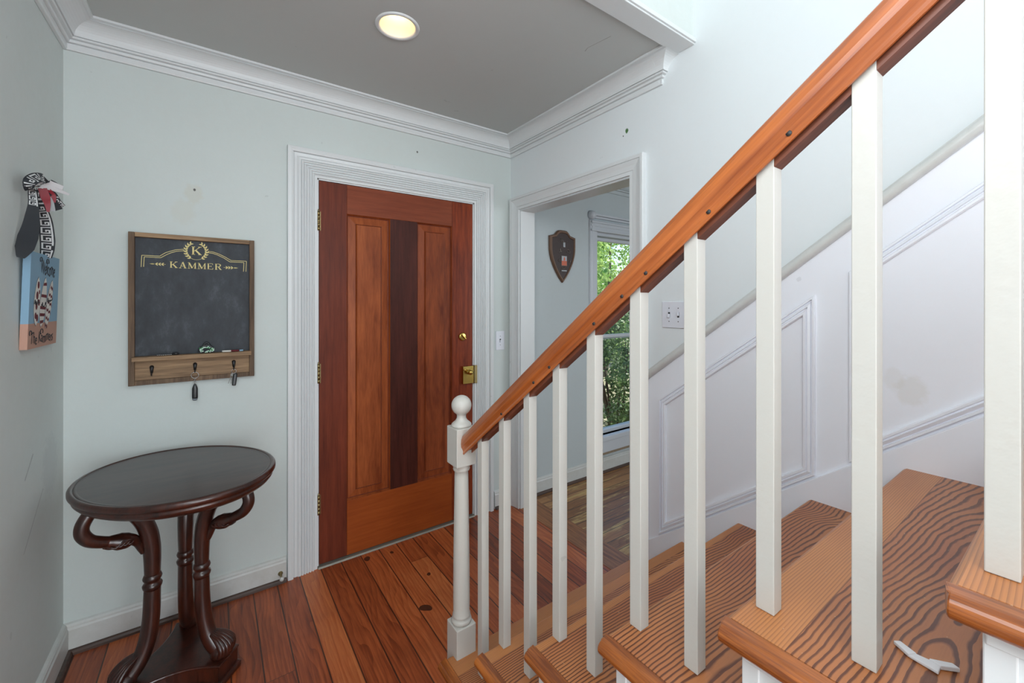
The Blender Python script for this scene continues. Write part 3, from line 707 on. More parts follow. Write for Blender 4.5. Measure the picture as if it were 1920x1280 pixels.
LET = {'K': ([(.16, 0, .16, 1, .17), (.22, .42, .84, .97, .06), (.40, .56, .86, .03, .17)], [(.02, .34, 0), (.02, .34, 1), (.66, 1, 0), (.64, .98, 1)], 1.0),
       'A': ([(.16, .02, .50, 1, .06), (.50, 1, .84, .02, .18), (.26, .34, .72, .34, .06)], [(.02, .32, 0), (.66, 1, 0)], 1.0),
       'M': ([(.14, 0, .14, 1, .06), (.16, .98, .50, .06, .17), (.50, .06, .86, .98, .06), (.86, 0, .86, 1, .15)], [(0, .28, 0), (.02, .22, 1), (.72, 1, 0), (.80, .98, 1)], 1.15),
       'E': ([(.18, 0, .18, 1, .18), (.18, .52, .62, .52, .06), (.18, .97, .86, .97, .07), (.18, .03, .88, .03, .07), (.84, .97, .84, .76, .07), (.87, .03, .87, .26, .07), (.62, .40, .62, .64, .06)], [(.03, .34, 0), (.03, .34, 1)], .9),
       'R': ([(.18, 0, .18, 1, .18), (.18, .97, .60, .97, .06), (.58, .97, .78, .86, .10), (.78, .88, .78, .64, .15), (.78, .66, .58, .50, .10), (.18, .49, .60, .49, .06), (.52, .50, .80, .04, .16)], [(.03, .36, 0), (.03, .3, 1), (.72, .98, 0)], 1.0)}
def letter(I, ch, x, z, w_, h_):
    st, se, _ = LET[ch]; m = min(w_, h_)
    for x0, y0, x1, y1, t in st: I.seg((x + x0 * w_, z + y0 * h_), (x + x1 * w_, z + y1 * h_), t * m)
    for a, b_, yy in se: I.seg((x + a * w_, z + (yy * .94 + .03) * h_), (x + b_ * w_, z + (yy * .94 + .03) * h_), .07 * m)
I = Ink(); cx_ = -1.846
for ch in 'KAMMER':
    wd = .027 * LET[ch][2]; letter(I, ch, cx_, 1.5465 - (cx_ + 1.846) * .008, wd, .0275); cx_ += wd + .0042
I.build('lettering', M['gold'], rack)
I = Ink(); letter(I, 'K', -1.770, 1.609, .037, .037); I.build('monogram', M['gold'], rack)
I = Ink()
for pl in ([(-1.941, 1.545), (-1.939, 1.595), (-1.880, 1.595), (-1.861, 1.611), (-1.846, 1.618), (-1.826, 1.6265), (-1.797, 1.631)], [(-1.933, 1.546), (-1.931, 1.589), (-1.877, 1.588), (-1.854, 1.605), (-1.842, 1.612), (-1.824, 1.620), (-1.797, 1.6245)],
           [(-1.710, 1.628), (-1.690, 1.626), (-1.672, 1.620), (-1.647, 1.607), (-1.622, 1.591), (-1.561, 1.591), (-1.563, 1.541)], [(-1.710, 1.622), (-1.692, 1.620), (-1.675, 1.614), (-1.650, 1.601), (-1.627, 1.5845), (-1.571, 1.5845), (-1.573, 1.541)]):
    I.poly(pl, .0021)
for sgn, cxx in ((-1, -1.753), (1, -1.753)):                 # laurel sprays
    arc = [(cxx + sgn * .0375 * math.sin(R(a)), 1.6255 - .0385 * math.cos(R(a))) for a in range(0, 146, 8)]
    I.poly(arc, .0012)
    for k in range(4, len(arc), 2):
        dx, dz = arc[k][0] - arc[k - 1][0], arc[k][1] - arc[k - 1][1]; a = math.atan2(dz, dx)
        I.leaf(arc[k], a + .65, .013, .0055); I.leaf(arc[k], a - .65, .013, .0055)
for x0, x1, dr in ((-1.914, -1.860, 1), (-1.595, -1.651, -1)):
    z = 1.560 if dr > 0 else 1.557; I.seg((x0, z), (x1, z), .0012)
    I.leaf((x0 + dr * .018, z), math.pi if dr > 0 else 0, .018, .005)
    for k in range(3):
        p = (x0 + dr * (.020 + k * .010), z)
        for q in (1, -1): I.leaf(p, (math.pi if dr > 0 else 0) + q * 2.5 , .011, .0042)
I.build('ornament', M['gold'], rack)

# things kept on the rack
kf = thing('key_fob', (-1.757, -.040, 1.079), 'long black key fob on a steel ring, middle hook of the key rack', 'key fob')
def ring3(c, r, tr, nrm='y', n=28):
    return [(c[0] + r * math.cos(2 * math.pi * i / n), c[1], c[2] + r * math.sin(2 * math.pi * i / n)) for i in range(n + 1)]
MB().tube(ring3((-1.757, -.0385, 1.0685), .0135, 0), .0012, 8, cap=False).build('split_ring', M['steel'], kf)
b = MB()
for k, z in enumerate((1.051, 1.043, 1.035)): b.tube([(-1.757 + .003 * math.cos(a) * (1 if k % 2 else .4), -.0385 + .003 * math.cos(a) * (.4 if k % 2 else 1), z + .006 * math.sin(a)) for a in [R(d) for d in range(0, 361, 30)]], .0008, 6, cap=False)
b.build('chain_link', M['steel'], kf)
b = MB(); b.lathe([(0, .066), (.004, .064), (.0085, .052), (.0105, .044), (.0108, .006), (.0100, 0), (0, -.0005)], (-1.757, -.0385, .9645), 16, ell=(1, .45)); b.build('fob_body', M['blackp'], kf)
MB().lathe([(.0100, .0), (.0095, -.005), (.006, -.009), (0, -.010)], (-1.757, -.0385, .9645), 16, ell=(1, .45)).build('fob_tip', M['greyp'], kf)
kc = thing('car_key', (-1.612, -.040, 1.079), 'black car key and thin steel keys hanging from the right hook of the rack', 'car key')
MB().tube(ring3((-1.612, -.0385, 1.0725), .0095, 0), .001, 8, cap=False).build('split_ring', M['steel'], kc)
Mx = Matrix.Translation((-1.606, -.0385, 1.063)) @ Matrix.Rotation(R(6), 4, 'Y')
MB().box((-.0085, -.006, -.058), (.0085, .006, .0), M=Mx).build('key_head', M['blackp'], kc, bevel=.005, seg=3)
for an, xx in ((8, -1.616), (16, -1.620)):
    Mx = Matrix.Translation((xx, -.040, 1.064)) @ Matrix.Rotation(R(an), 4, 'Y')
    MB().box((-.0028, -.0006, -.012), (.0028, .0006, .0), M=Mx).box((-.0011, -.0006, -.048), (.0011, .0006, -.012), M=Mx).build('key_blade', M['key'], kc)
hc = thing('beaded_hair_clip', (-1.715, -.045, 1.164), 'black claw hair clip covered in green and clear beads on the rack shelf', 'hair clip')
b = MB(); b.tube(catmull([(-1.742, -.045, 1.172), (-1.735, -.045, 1.190), (-1.715, -.045, 1.201), (-1.695, -.045, 1.190), (-1.689, -.045, 1.172)], 4), .005, 8)
b.tube(catmull([(-1.727, -.044, 1.192), (-1.724, -.044, 1.206), (-1.715, -.044, 1.211), (-1.706, -.044, 1.206), (-1.703, -.044, 1.192)], 4), .004, 8); b.build('clip_body', M['blackp'], hc)
b = MB(); b2 = MB(); rng = random.Random(4)
for i in range(44):
    a = rng.uniform(0, 6.28); rr = rng.uniform(.3, 1) ** .5; px, pz = -1.715 + .029 * rr * math.cos(a), 1.1815 + .0125 * rr * math.sin(a)
    (b if i % 3 else b2).lathe([(0, -.0036), (.0025, -.0026), (.0036, 0), (.0025, .0026), (0, .0036)], (px, -.050 - .003 * (1 - rr), pz), 10)
b.build('clear_bead', M['bead_pale'], hc); b2.build('green_bead', M['bead_green'], hc)
sp = thing('silver_bracelet', (-1.852, -.045, 1.164), 'small silver bracelet with a dark clasp on the left of the rack shelf', 'bracelet')
b = MB()
for k in range(8): b.lathe([(0, -.003), (.003, -.002), (.0042, 0), (.003, .002), (0, .003)], (-1.885 + k * .0065, -.045 + .003 * math.sin(k * 1.7), 1.1672), 10)
b.build('link', M['steel'], sp)
MB().tube([(-1.836, -.045, 1.1695), (-1.822, -.045, 1.1700), (-1.812, -.045, 1.1695)], [.0045, .0055, .004], 10).build('clasp', M['black'], sp)
for k, (x, ln, mt, lb, cat) in enumerate(((-1.640, .034, 'cwhite', 'white chalk stick lying on the shelf just right of the hair clip', 'chalk'), (-1.607, .030, 'maroon', 'dark red chalk stick lying near the right end of the rack shelf', 'chalk'), (-1.583, .014, 'canvas_blue', 'small blue chalk stub at the right end of the rack shelf', 'chalk'))):
    tag(MB().tube([(x - ln / 2, -.040, 1.1685), (x - ln / 4, -.0405, 1.1685), (x + ln / 2, -.042, 1.1685)], .0042, 10).build('chalk_stick', M[mt]), lb, cat, None)

# ---------------------------------------------------------------- canvas sign on the left wall
sg = thing('welcome_sign', (-2.165, -.33, 1.25), 'small blue and sand canvas sign with three surfboards hanging from black ribbons', 'sign')
ZT, ZB = 1.552, 1.246; YL, YR = -.466, -.178
def fx(z): return -2.157 + (z - ZB) / (ZT - ZB) * .009        # leans out at the top
def cv(y, z, d=0): return (fx(z) + d, y, z)
def cvs(y0, y1, z0, z1, mi, b):
    th = .017
    P = [(fx(z0), y0, z0), (fx(z0), y1, z0), (fx(z1), y1, z1), (fx(z1), y0, z1)]
    b.prism(P, (-th, 0, 0), mi)
b = MB(); cvs(YL, YR, 1.3255, ZT, 0, b); cvs(YL, YR, ZB, 1.3255, 1, b); b.build('canvas', [M['canvas_blue'], M['canvas_sand']], sg)
def flat(b, pts, d, mi): b.prism([cv(y, z, d) for y, z in pts], (-.0003, 0, 0), mi)
bd = MB()
boards = [((-.392, 1.474), (-.402, 1.318), .027, 'dots'), ((-.322, 1.476), (-.354, 1.312), .027, 'stripes'), ((-.250, 1.470), (-.305, 1.306), .026, 'zig')]
for (t, bo, hw_, kind) in boards:
    t = Vector(t); bo = Vector(bo); ax = bo - t; L = ax.length; u = ax.normalized(); vv = Vector((-u.y, u.x))
    def wd(s): return hw_ * math.sin(math.pi * min(1, max(0, s))) ** .6 * (.9 + .25 * s)
    N_ = 18; ol = [t + ax * (i / N_) + vv * wd(i / N_) for i in range(N_ + 1)] + [t + ax * (i / N_) - vv * wd(i / N_) for i in range(N_ - 1, 0, -1)]
    big = [p + (p - (t + bo) / 2).normalized() * .0018 for p in ol]
    flat(bd, [(p.x, p.y) for p in big], .0006, 2); flat(bd, [(p.x, p.y) for p in ol], .0010, 0)
    P = lambda s, k: t + ax * s + vv * (wd(s) * k)
    if kind == 'dots':
        for s, k, r in ((.16, .1, .010), (.38, -.25, .011), (.52, .75, .009), (.60, -.3, .010), (.80, -.6, .009), (.84, .45, .010), (.30, .85, .006)):
            c = P(s, k * .7); flat(bd, [(c.x + r * .9 * math.cos(R(a)), c.y + r * 1.2 * math.sin(R(a))) for a in range(0, 360, 30)], .0014, 1)
    elif kind == 'stripes':
        for s in (.12, .36, .60, .74, .88):
            flat(bd, [(q.x, q.y) for q in (P(s - .035, 1), P(s + .025, 1), P(s + .07, -1), P(s + .01, -1))], .0014, 1)
    else:
        for s in (.14, .30, .46, .62, .78, .92):
            zz = [P(s + (.03 if j % 2 else -.02), -1 + j * .4) for j in range(6)]
            flat(bd, [(q.x, q.y) for q in zz] + [(q.x, q.y - .008) for q in reversed(zz)], .0014, 1)
bd.build('surfboard_painting', [M['cwhite'], M['maroon'], M['ink']], sg)
def text_mesh(txt, size, shear, spacing=1.0):
    cu = bpy.data.curves.new('t', 'FONT'); cu.body = txt; cu.size = size; cu.shear = shear; cu.extrude = .0003; cu.offset = .0008; cu.space_character = spacing
    o = bpy.data.objects.new('t', cu); col.objects.link(o); bpy.context.view_layer.update()
    me = bpy.data.meshes.new_from_object(o.evaluated_get(bpy.context.evaluated_depsgraph_get())); bpy.data.objects.remove(o)
    return [tuple(v.co) for v in me.vertices], [tuple(p.vertices) for p in me.polygons]
def swash_text(txt, y0, y1, z0, h, drop, nm):
    vs, fs = text_mesh(txt, 1.0, .15); xs = [v[0] for v in vs]; mn, mx = min(xs), max(xs)
    zs = [v[1] for v in vs]; a, c = min(zs), max(zs); b = MB(); out = []
    for v in vs:
        f = (v[0] - mn) / (mx - mn); zz = (v[1] - a) / (c - a)
        y = y0 + (y1 - y0) * f; z = z0 + zz * h - drop * f + .004 * math.sin(f * 19)
        out.append(cv(y, z, .0009 + v[2] * .3))
    b.add(out, fs)
    ang = [R(d) for d in range(-40, 260, 20)]                 # curled swashes
    yy, zc = y0 - .004, z0 + h * 1.02
    b.tube([cv(yy + .010 * math.cos(q), zc + .008 * math.sin(q), .0009) for q in ang], .0012, 6)
    b.tube([cv((y0 + y1) / 2 + .012 * math.cos(q) - .01, z0 + h * 1.02 - drop / 2 + .009 * math.sin(q), .0009) for q in ang], .0012, 6)
    b.build(nm, M['ink'], sg)
swash_text('Welcome', -.372, -.228, 1.487, .045, .004, 'lettering')
swash_text('The Kammers', -.442, -.222, 1.259, .036, -.001, 'lettering')
for yy, zz, t in ((-.398, 1.395, 'The'), (-.338, 1.390, 'surf'), (-.278, 1.392, 'life')):
    pass
b = MB(); rng = random.Random(8)
for (yy, zz) in ((-.400, 1.392), (-.335, 1.386), (-.275, 1.398)):   # small illegible script across the boards
    pts = [cv(yy - .026 + .0052 * i, zz + rng.uniform(-.009, .010), .0018) for i in range(11)]
    b.tube(catmull(pts, 3), .0009, 5)
b.build('small_script', M['ink'], sg)
# ribbons
def ribbon(pts, wid, n=5, pattern=None, name='ribbon', mats=None, cells=0):
    """pts: list of (point, across-vector); pattern 'key' lays a white Greek key on black"""
    P = catmull([p for p, a in pts], n); A = catmull([Vector(a) for p, a in pts], n); b = MB(); m = len(P)
    Wd = lerp1(wid if isinstance(wid, list) else [wid] * len(pts), n)
    def at(u, t):                                             # u 0..1 across, t 0..1 along
        f = t * (m - 1); i = min(int(f), m - 2); k = f - i
        p = P[i].lerp(P[i + 1], k); a = A[i].lerp(A[i + 1], k).normalized(); w_ = Wd[i] + (Wd[i + 1] - Wd[i]) * k
        tg = (P[i + 1] - P[i]).normalized(); nn = a.cross(tg)
        if nn.x < 0: nn = -nn
        return p + a * ((u - .5) * w_), nn
    vs = [at(u, i / (m - 1))[0] for i in range(m) for u in (0, 1)]
    vs2 = [at(u, i / (m - 1))[0] - at(u, i / (m - 1))[1] * .0006 for i in range(m) for u in (0, 1)]
    b.add(vs, [(2 * i, 2 * i + 1, 2 * i + 3, 2 * i + 2) for i in range(m - 1)], 0, True)
    b.add(vs2, [(2 * i, 2 * i + 1, 2 * i + 3, 2 * i + 2) for i in range(m - 1)], 0, True)
    if pattern == 'key':
        rect = [(.10, .90, 0, .10), (.10, .22, 0, .8), (.22, .74, .70, .82), (.62, .74, .36, .80), (.40, .66, .34, .46), (.40, .50, .34, .60), (.78, .90, 0, 1.0)]
        for c in range(cells[0], cells[1]):
            for u0, u1, v0, v1 in rect:
                q = []
                for (u, v_) in ((u0, v0), (u1, v0), (u1, v1), (u0, v1)):
                    t = min(1, (c + v_) / cells[2]); p, nn = at(u, t); q.append(p + nn * .0006)
                b.add(q, [(0, 1, 2, 3)], 1)
    return b.build(name, mats or [M['rib_black'], M['rib_white']], sg, recalc=False)
VN = Vector((.24, -.97, 0))                                    # the ribbons mostly face the hall
def rib(pts, wid, pattern=None, name='ribbon', mats=None, cells=0, twist=0.0):
    P = [Vector(p) for p in pts]; out = []
    for i, p in enumerate(P):
        t = (P[min(i + 1, len(P) - 1)] - P[max(i - 1, 0)]).normalized(); a = t.cross(VN).normalized()
        if a.x < 0: a = -a
        a = (a + VN * (twist * (i / (len(P) - 1) - .5))).normalized(); out.append((p, a))
    return ribbon(out, wid, 4, pattern, name, mats, cells)
rib([(-2.150, -.450, 1.752), (-2.148, -.455, 1.73), (-2.146, -.457, 1.702), (-2.146, -.463, 1.673), (-2.146, -.478, 1.629), (-2.148, -.495, 1.592), (-2.150, -.515, 1.556), (-2.155, -.528, 1.525)], [.018, .020, .022, .028, .036, .043, .040, .016], 'key', 'hanging_ribbon', None, (0, 4, 12), .5)
rib([(-2.148, -.408, 1.758), (-2.146, -.390, 1.710), (-2.144, -.369, 1.685), (-2.144, -.347, 1.659), (-2.144, -.338, 1.630), (-2.144, -.330, 1.601), (-2.146, -.324, 1.571), (-2.152, -.312, 1.545)], [.016, .022, .028, .032, .035, .036, .034, .028], 'key', 'hanging_ribbon', None, (0, 8, 8), -.4)
rib([(-2.145, -.450, 1.745), (-2.142, -.505, 1.735), (-2.138, -.517, 1.757), (-2.132, -.483, 1.778), (-2.128, -.440, 1.786), (-2.130, -.400, 1.780)], [.014, .024, .030, .032, .030, .022], 'key', 'bow_loop', None, (0, 5, 6), .8)
rib([(-2.143, -.425, 1.772), (-2.136, -.405, 1.788), (-2.121, -.380, 1.790), (-2.108, -.357, 1.784)], [.014, .016, .010, .004], None, 'bow_loop', [M['rib_black']])
rib([(-2.136, -.405, 1.755), (-2.121, -.380, 1.751), (-2.114, -.367, 1.730), (-2.104, -.350, 1.716)], [.012, .018, .020, .016], 'key', 'bow_tail', None, (2, 4, 4))
rib([(-2.138, -.405, 1.753), (-2.127, -.387, 1.736), (-2.118, -.371, 1.713), (-2.113, -.363, 1.701)], [.014, .022, .026, .026], None, 'bow_tail', [M['rib_black']])
rib([(-2.128, -.395, 1.737), (-2.125, -.390, 1.718), (-2.123, -.387, 1.692)], [.012, .018, .020], None, 'silver_ribbon', [M['rib_grey']])
rib([(-2.136, -.417, 1.759), (-2.131, -.410, 1.732), (-2.128, -.402, 1.710), (-2.127, -.400, 1.687)], [.020, .022, .014, .006], None, 'red_ribbon', [M['rib_red']])
rib([(-2.127, -.399, 1.760), (-2.119, -.387, 1.744), (-2.120, -.388, 1.722)], [.010, .014, .014], None, 'red_ribbon', [M['rib_red']])
b = MB().prism([(-2.150, -.440, 1.767), (-2.124, -.399, 1.791), (-2.100, -.357, 1.785), (-2.103, -.363, 1.770), (-2.133, -.414, 1.777), (-2.149, -.439, 1.757)], (-.0003, .0008, 0))
b.prism([(-2.142, -.430, 1.757), (-2.132, -.414, 1.7765), (-2.102, -.363, 1.7695), (-2.090, -.339, 1.765), (-2.092, -.341, 1.758), (-2.114, -.380, 1.760)], (-.0003, .0008, 0)); b.build('paper_tag', M['paper'], sg)
MB().tube([(-2.174, -.41, 1.765), (-2.140, -.41, 1.765)], .003, 8).build('nail', M['steel'], sg)

# ---------------------------------------------------------------- shield plaque in the next room
sh = thing('shield_plaque', (.47, 0, 1.55), 'dark carved wooden shield plaque with a small orange emblem on the grey wall', 'wall plaque')
def shield(k, y, n=10):
    cx0, top, bot, hw_ = .472, 1.944, 1.546, .130
    cz = 1.76; P = []
    def q(x, z): return (cx0 + (x - cx0) * k, y, cz + (z - cz) * (1 - (1 - k) * .75))
    P += [q(cx0 - hw_, 1.895)]
    for i in range(1, 5): t = i / 5; P.append(q(cx0 - hw_ + .04 + (hw_ - .04 - .03) * t * 1.0, 1.897 + .047 * math.sin(t * math.pi / 2) ** 1.3))
    P += [q(cx0 - .02, top), q(cx0 + .02, top)]
    for i in range(4, 0, -1): t = i / 5; P.append(q(cx0 + hw_ - .04 - (hw_ - .04 - .03) * t, 1.897 + .047 * math.sin(t * math.pi / 2) ** 1.3))
    P += [q(cx0 + hw_, 1.895)]
    for i in range(1, n): t = i / n; P.append(q(cx0 + hw_ * (1 - max(0, t - .25) ** 1.8 / .75 ** 1.8 * .98), 1.895 - (1.895 - bot) * t))
    P += [q(cx0, bot)]
    for i in range(n - 1, 0, -1): t = i / n; P.append(q(cx0 - hw_ * (1 - max(0, t - .25) ** 1.8 / .75 ** 1.8 * .98), 1.895 - (1.895 - bot) * t))
    return P
b = MB(); rings = [shield(1, -.001), shield(1, -.016), shield(.95, -.024), shield(.86, -.024), shield(.83, -.017)]
k = len(rings[0]); b.add([p for r in rings for p in r], [(k * j + i, k * j + (i + 1) % k, k * j + k + (i + 1) % k, k * j + k + i) for j in range(len(rings) - 1) for i in range(k)])
b.build('rim', M['plaque_edge'], sh)
b = MB(); b.prism(shield(.835, -.018), (0, .006, 0)); b.build('carved_field', M['plaque'], sh)
def pb(x0, x1, z0, z1, d, mat, nm): MB().box((x0, -.018 - d, z0), (x1, -.0175, z1)).build(nm, M[mat], sh, bevel=.0015)
pb(.452, .512, 1.672, 1.752, .003, 'pewter', 'emblem_frame'); 
MB().box((.457, -.0225, 1.677), (.507, -.021, 1.712)).build('emblem', M['orange'], sh); MB().box((.457, -.0225, 1.712), (.507, -.021, 1.747)).build('emblem', M['silver'], sh)
MB().prism([(.474, -.0235, 1.714), (.490, -.0235, 1.714), (.488, -.0235, 1.734), (.482, -.0235, 1.742), (.476, -.0235, 1.734)], (0, .001, 0)).build('emblem', M['orange'], sh)
pb(.456, .508, 1.632, 1.642, .004, 'silver', 'name_bar'); pb(.472, .492, 1.815, 1.852, .005, 'silver', 'helm')
rng = random.Random(3)
for cx0, cz, s_, n_ in ((.482, 1.862, .035, 7), (.440, 1.79, .026, 7), (.525, 1.79, .024, 6), (.430, 1.71, .020, 6), (.533, 1.71, .018, 6), (.482, 1.66, .03, 5), (.445, 1.645, .02, 4)):
    pts = [(cx0 + s_ * rng.uniform(-1, 1), -.020, cz + s_ * .7 * rng.uniform(-1, 1)) for _ in range(n_)]
    MB().tube(catmull(pts, 4), .0026, 6).build('relief_scrollwork', M['pewter'], sh)

# ---------------------------------------------------------------- accent table
TC = (-1.790, -.387); TA = R(-54)
tb = thing('swan_neck_table', (TC[0], TC[1], 0), 'dark mahogany oval accent table with three curved swan-neck legs in the corner', 'side table')
EL = (.339, .279)
def oval(prof, nm, mat, seg=96):
    b = MB(); rows = []
    for off, z in prof:
        rows.append([(TC[0] + (EL[0] + off) * math.cos(a) * math.cos(TA) - (EL[1] + off) * math.sin(a) * math.sin(TA), TC[1] + (EL[0] + off) * math.cos(a) * math.sin(TA) + (EL[1] + off) * math.sin(a) * math.cos(TA), z) for a in [2 * math.pi * i / seg for i in range(seg)]])
    n_ = len(rows); b.add([p for r in rows for p in r], [(k * seg + i, k * seg + (i + 1) % seg, (k + 1) * seg + (i + 1) % seg, (k + 1) * seg + i) for k in range(n_ - 1) for i in range(seg)], 0, True)
    b.add(rows[0], [tuple(range(seg))]); b.add(rows[-1], [tuple(range(seg))])
    return b.build(nm, M[mat], tb)
oval([(-.0215, .7605), (-.020, .7610), (-.015, .7612), (-.012, .7600)], 'tabletop', 'mahtop')
oval([(-.013, .758), (-.010, .7622), (-.006, .7635), (.000, .7615), (.004, .756), (.004, .748), (.000, .742), (-.006, .739), (-.008, .736), (-.005, .732), (-.006, .726), (-.014, .716), (-.026, .708), (-.030, .706)], 'moulded_rim', 'mahog')
def leg(ang):
    a = R(ang); er = Vector((math.cos(a), math.sin(a), 0))
    P = lambda r, z: Vector((TC[0], TC[1], 0)) + er * r + Vector((0, 0, z))
    pr = [(.160, .088), (.150, .100), (.128, .125), (.108, .160), (.095, .205), (.088, .255), (.085, .300), (.084, .345), (.083, .375)]
    rad = [.022, .026, .027, .0265, .026, .0255, .025, .0245, .024]
    ml = MB().tube(catmull([P(*q) for q in pr], 5), lerp1(rad, 5), 20)
    lg = ml.build('leg', M['mahog'], tb)
    col_ = [(.083, .370), (.083, .378), (.083, .386), (.083, .391), (.083, .395), (.083, .400), (.083, .406), (.083, .412), (.083, .418), (.083, .426)]
    MB().tube([P(*q) for q in col_], [.024, .0275, .0290, .0265, .0225, .0225, .0265, .0280, .0260, .0225], 20).build('turned_collar', M['mahog'], lg)
    up = [(.083, .420), (.083, .470), (.085, .520), (.092, .570), (.106, .615), (.128, .655), (.150, .690), (.165, .714)]
    MB().tube(catmull([P(*q) for q in up], 5), lerp1([.0225, .0245, .026, .0265, .026, .025, .025, .026], 5), 20).build('upper_leg', M['mahog'], lg)
    nk = [(.232, .716), (.248, .700), (.262, .672), (.262, .645), (.246, .618), (.222, .602), (.196, .590)]
    MB().tube(catmull([P(*q) for q in nk], 5), lerp1([.019, .0195, .0195, .0195, .019, .0185, .0175], 5), 16).build('swan_neck', M['mahog'], lg)
    hd = [(.204, .593), (.190, .588), (.172, .580), (.152, .574), (.136, .568), (.124, .552), (.115, .530), (.108, .510)]
    sh_ = MB().tube(catmull([P(*q) for q in hd], 5), lerp1([.017, .021, .027, .025, .018, .0125, .011, .008], 5), 16)
    for k in range(4):                                        # carved cheek feathers
        s_ = er.cross(Vector((0, 0, 1)))
        for sg_ in (1, -1):
            sh_.tube(catmull([P(.200 - k * .012, .578) + s_ * sg_ * .018, P(.186 - k * .012, .572 - k * .001) + s_ * sg_ * .025, P(.170 - k * .010, .586 - k * .003) + s_ * sg_ * .023], 3), .003, 6)
    sh_.tube(catmull([P(.212, .578), P(.198, .568), P(.180, .562)], 4), [.004] * 9, 8)
    sh_.build('swan_head', M['mahog'], lg)
    ft = MB(); s_ = er.cross(Vector((0, 0, 1)))
    for k in range(-3, 4):                                    # acanthus lobes over the scrolled foot
        t = k / 3 * 1.15; sd = s_ * math.sin(t); outw = math.cos(t)
        c0 = [P(.118 + .004 * outw, .165) + sd * .012, P(.150 + .012 * outw, .150) + sd * .026, P(.172 + .018 * outw, .125) + sd * .034, P(.172 + .016 * outw, .100) + sd * .033, P(.160 + .006 * outw, .084) + sd * .024]
        ft.tube(catmull(c0, 4), lerp1([.003, .0075, .0095, .0095, .006], 4), 8)
    ft.lathe([(0, .045), (.020, .040), (.032, .026), (.036, .010), (.030, 0), (0, -.001)], tuple(P(.160, .0815)), 20)
    ft.build('acanthus_foot', M['mahog'], lg)
for an in (-38, 82, 202): leg(an)
def tribase(z0, z1, grow, nm, bev):
    P = []
    for an in (-38, 82, 202):
        for d in (-15, 15): P.append(((.198 + grow) * math.cos(R(an + d)), (.198 + grow) * math.sin(R(an + d))))
        a0 = P[-1]; a1 = ((.198 + grow) * math.cos(R(an + 105)), (.198 + grow) * math.sin(R(an + 105)))
        mid = ((.100 + grow) * math.cos(R(an + 60)), (.100 + grow) * math.sin(R(an + 60)))
        for i in range(1, 12):
            t = i / 12; cx0 = (2 * mid[0] - .5 * a0[0] - .5 * a1[0]); cy0 = (2 * mid[1] - .5 * a0[1] - .5 * a1[1])
            P.append(((1 - t) ** 2 * a0[0] + 2 * t * (1 - t) * cx0 + t * t * a1[0], (1 - t) ** 2 * a0[1] + 2 * t * (1 - t) * cy0 + t * t * a1[1]))
    return MB().prism([(TC[0] + x, TC[1] + y, z0) for x, y in P], (0, 0, z1 - z0)).build(nm, M['mahog'], tb, bevel=bev)
tribase(.022, .074, -.006, 'base_block', .001); tribase(.072, .082, 0, 'base_top', .004); tribase(0, .024, .010, 'plinth_moulding', .008)

# ---------------------------------------------------------------- door stop and scrap
ds = thing('door_stop', (-1.418, -.018, .035), 'small brass door stop on the baseboard left of the door casing', 'door stop')
MB().lathe([(0, 0), (.011, 0), (.011, .003), (.005, .008), (.0045, .045), (.008, .050)], (-1.418, -.018, .045), 16, axis='y').build('stem', M['brass_dull'], ds)
MB().lathe([(.009, .049), (.010, .054), (.008, .060), (0, .061)], (-1.418, -.018, .045), 16, axis='y').build('tip', M['trim_old'], ds)
b = MB(); z = tz(4)
b.prism([(-.893, -2.213, z + .0008), (-.886, -2.219, z + .0008), (-.896, -2.238, z + .0008), (-.907, -2.232, z + .0008)], (0, 0, .005))
b.prism([(-.907, -2.232, z + .0008), (-.896, -2.236, z + .0008), (-.893, -2.262, z + .0008), (-.912, -2.262, z + .0008)], (0, 0, .004))
b.prism([(-.895, -2.250, z + .0008), (-.880, -2.270, z + .0008), (-.884, -2.278, z + .0008), (-.899, -2.262, z + .0008)], (0, 0, .006))
tag(b.build('plastic_scrap', M['paper'], bevel=.001), 'small torn white plastic scrap lying on an upper stair tread', 'scrap')

# ---------------------------------------------------------------- outside
tag(MB().add([(-30, .3, -.45), (60, .3, -.45), (60, 60, -.45), (-30, 60, -.45)], [(0, 1, 2, 3)]).build('ground', M['ground'], recalc=False), 'dry pale yard ground outside the window', None, None, 'structure')
def foliage_mesh(n, rad, hgt, size, seed, clumps=26, hollow=.5):
    rng = random.Random(seed); b = MB(); cl_ = []
    for _ in range(clumps):
        a = rng.uniform(0, 6.283); zz = rng.uniform(0, 1); rr = rad * math.sin(math.pi * (.12 + .8 * zz)) ** .6 * rng.uniform(.35, 1)
        cl_.append(Vector((rr * math.cos(a), rr * math.sin(a), zz * hgt)))
    for i in range(n):
        c = cl_[rng.randrange(clumps)]; d = Vector((rng.gauss(0, 1), rng.gauss(0, 1), rng.gauss(0, .8))); d.normalize()
        p = c + d * (rad * .36 * rng.uniform(hollow, 1))
        u = Vector((rng.gauss(0, 1), rng.gauss(0, 1), rng.gauss(0, .6))).normalized(); v = u.cross(d)
        if v.length < .01: continue
        v.normalize(); s_ = size * rng.uniform(.6, 1.3); w_ = v * (s_ * .42)
        b.add([p, p + u * s_ * .5 + w_, p + u * s_, p + u * s_ * .5 - w_], [(0, 1, 2, 3)])
    return b
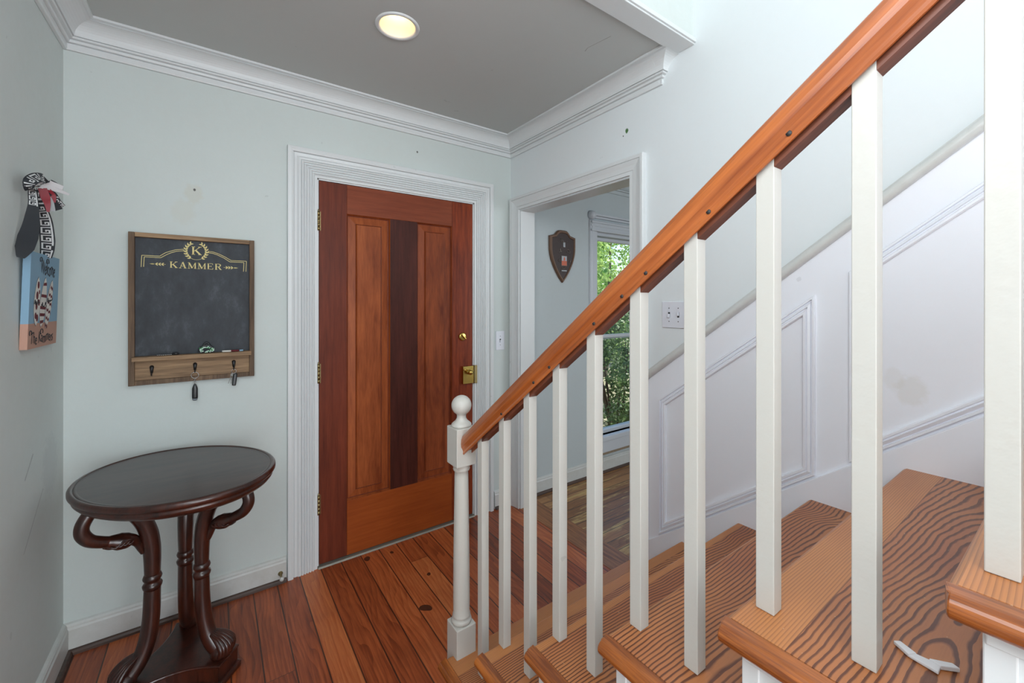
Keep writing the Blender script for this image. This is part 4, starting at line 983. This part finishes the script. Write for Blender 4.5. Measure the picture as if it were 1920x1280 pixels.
def plant(nm, loc, n, rad, hgt, z0, size, seed, mat, label, cat, group, stems=5, spread=.5, sr_=.03):
    t = thing(nm, loc, label, cat, group)
    b = foliage_mesh(n, rad, hgt, size, seed); b.v = [(x + loc[0], y + loc[1], z + loc[2] + z0) for x, y, z in b.v]
    b.build('foliage', M[mat], t, recalc=False); rng = random.Random(seed + 5); s_ = MB()
    for k in range(stems):
        a = rng.uniform(0, 6.28); q = spread * rng.uniform(.3, 1)
        pts = [(loc[0] + .25 * q * math.cos(a), loc[1] + .25 * q * math.sin(a), loc[2] - .02), (loc[0] + .5 * q * math.cos(a + .3), loc[1] + .5 * q * math.sin(a + .3), loc[2] + z0 * .5 + .3), (loc[0] + q * math.cos(a), loc[1] + q * math.sin(a), loc[2] + z0 + hgt * .5), (loc[0] + 1.2 * q * math.cos(a), loc[1] + 1.2 * q * math.sin(a), loc[2] + z0 + hgt * .85)]
        s_.tube(catmull(pts, 4), lerp1([sr_, sr_ * .8, sr_ * .5, sr_ * .2], 4), 7)
    s_.build('trunk' if stems < 3 else 'stems', M['bark'], t)
    return t
G = -.45
for k, (x, y, sd, lb) in enumerate(((2.95, 1.6, 11, 'dark holly shrub seen through the lower window pane'), (5.3, 1.7, 12, 'dark holly shrub to the right of the one in the lower window pane'), (.6, 1.6, 13, 'dark holly shrub to the left of the window behind the front wall'))):
    plant('holly_shrub', (x, y, G), 9000, .80, 1.75, .12, .048, sd, 'leaf_dark', lb, 'shrub', 'shrubs outside the window', 8, .4, .022)
for k, (x, y, rd, hg, zz, sd, lb) in enumerate(((6.3, 4.9, 1.5, 3.2, .9, 21, 'bright green leafy tree filling the upper window pane'), (10.6, 5.4, 1.5, 3.0, .9, 22, 'bright green leafy tree to the right beyond the window'), (5.6, 10.8, 2.0, 4.6, 1.0, 23, 'tall pale green tree far behind the tree in the upper pane'), (11.4, 10.8, 2.0, 4.5, 1.0, 24, 'tall tree at the far right of the yard'), (2.0, 5.4, 1.4, 3.0, 1.0, 25, 'leafy tree at the left of the yard behind the wall'))):
    plant('leafy_tree', (x, y, G), 11000, rd, hg, zz - .2, .085 if k in (0, 1, 4) else .13, sd, 'leaf_bright', lb, 'tree', 'trees outside the window', 2, .5, .09)
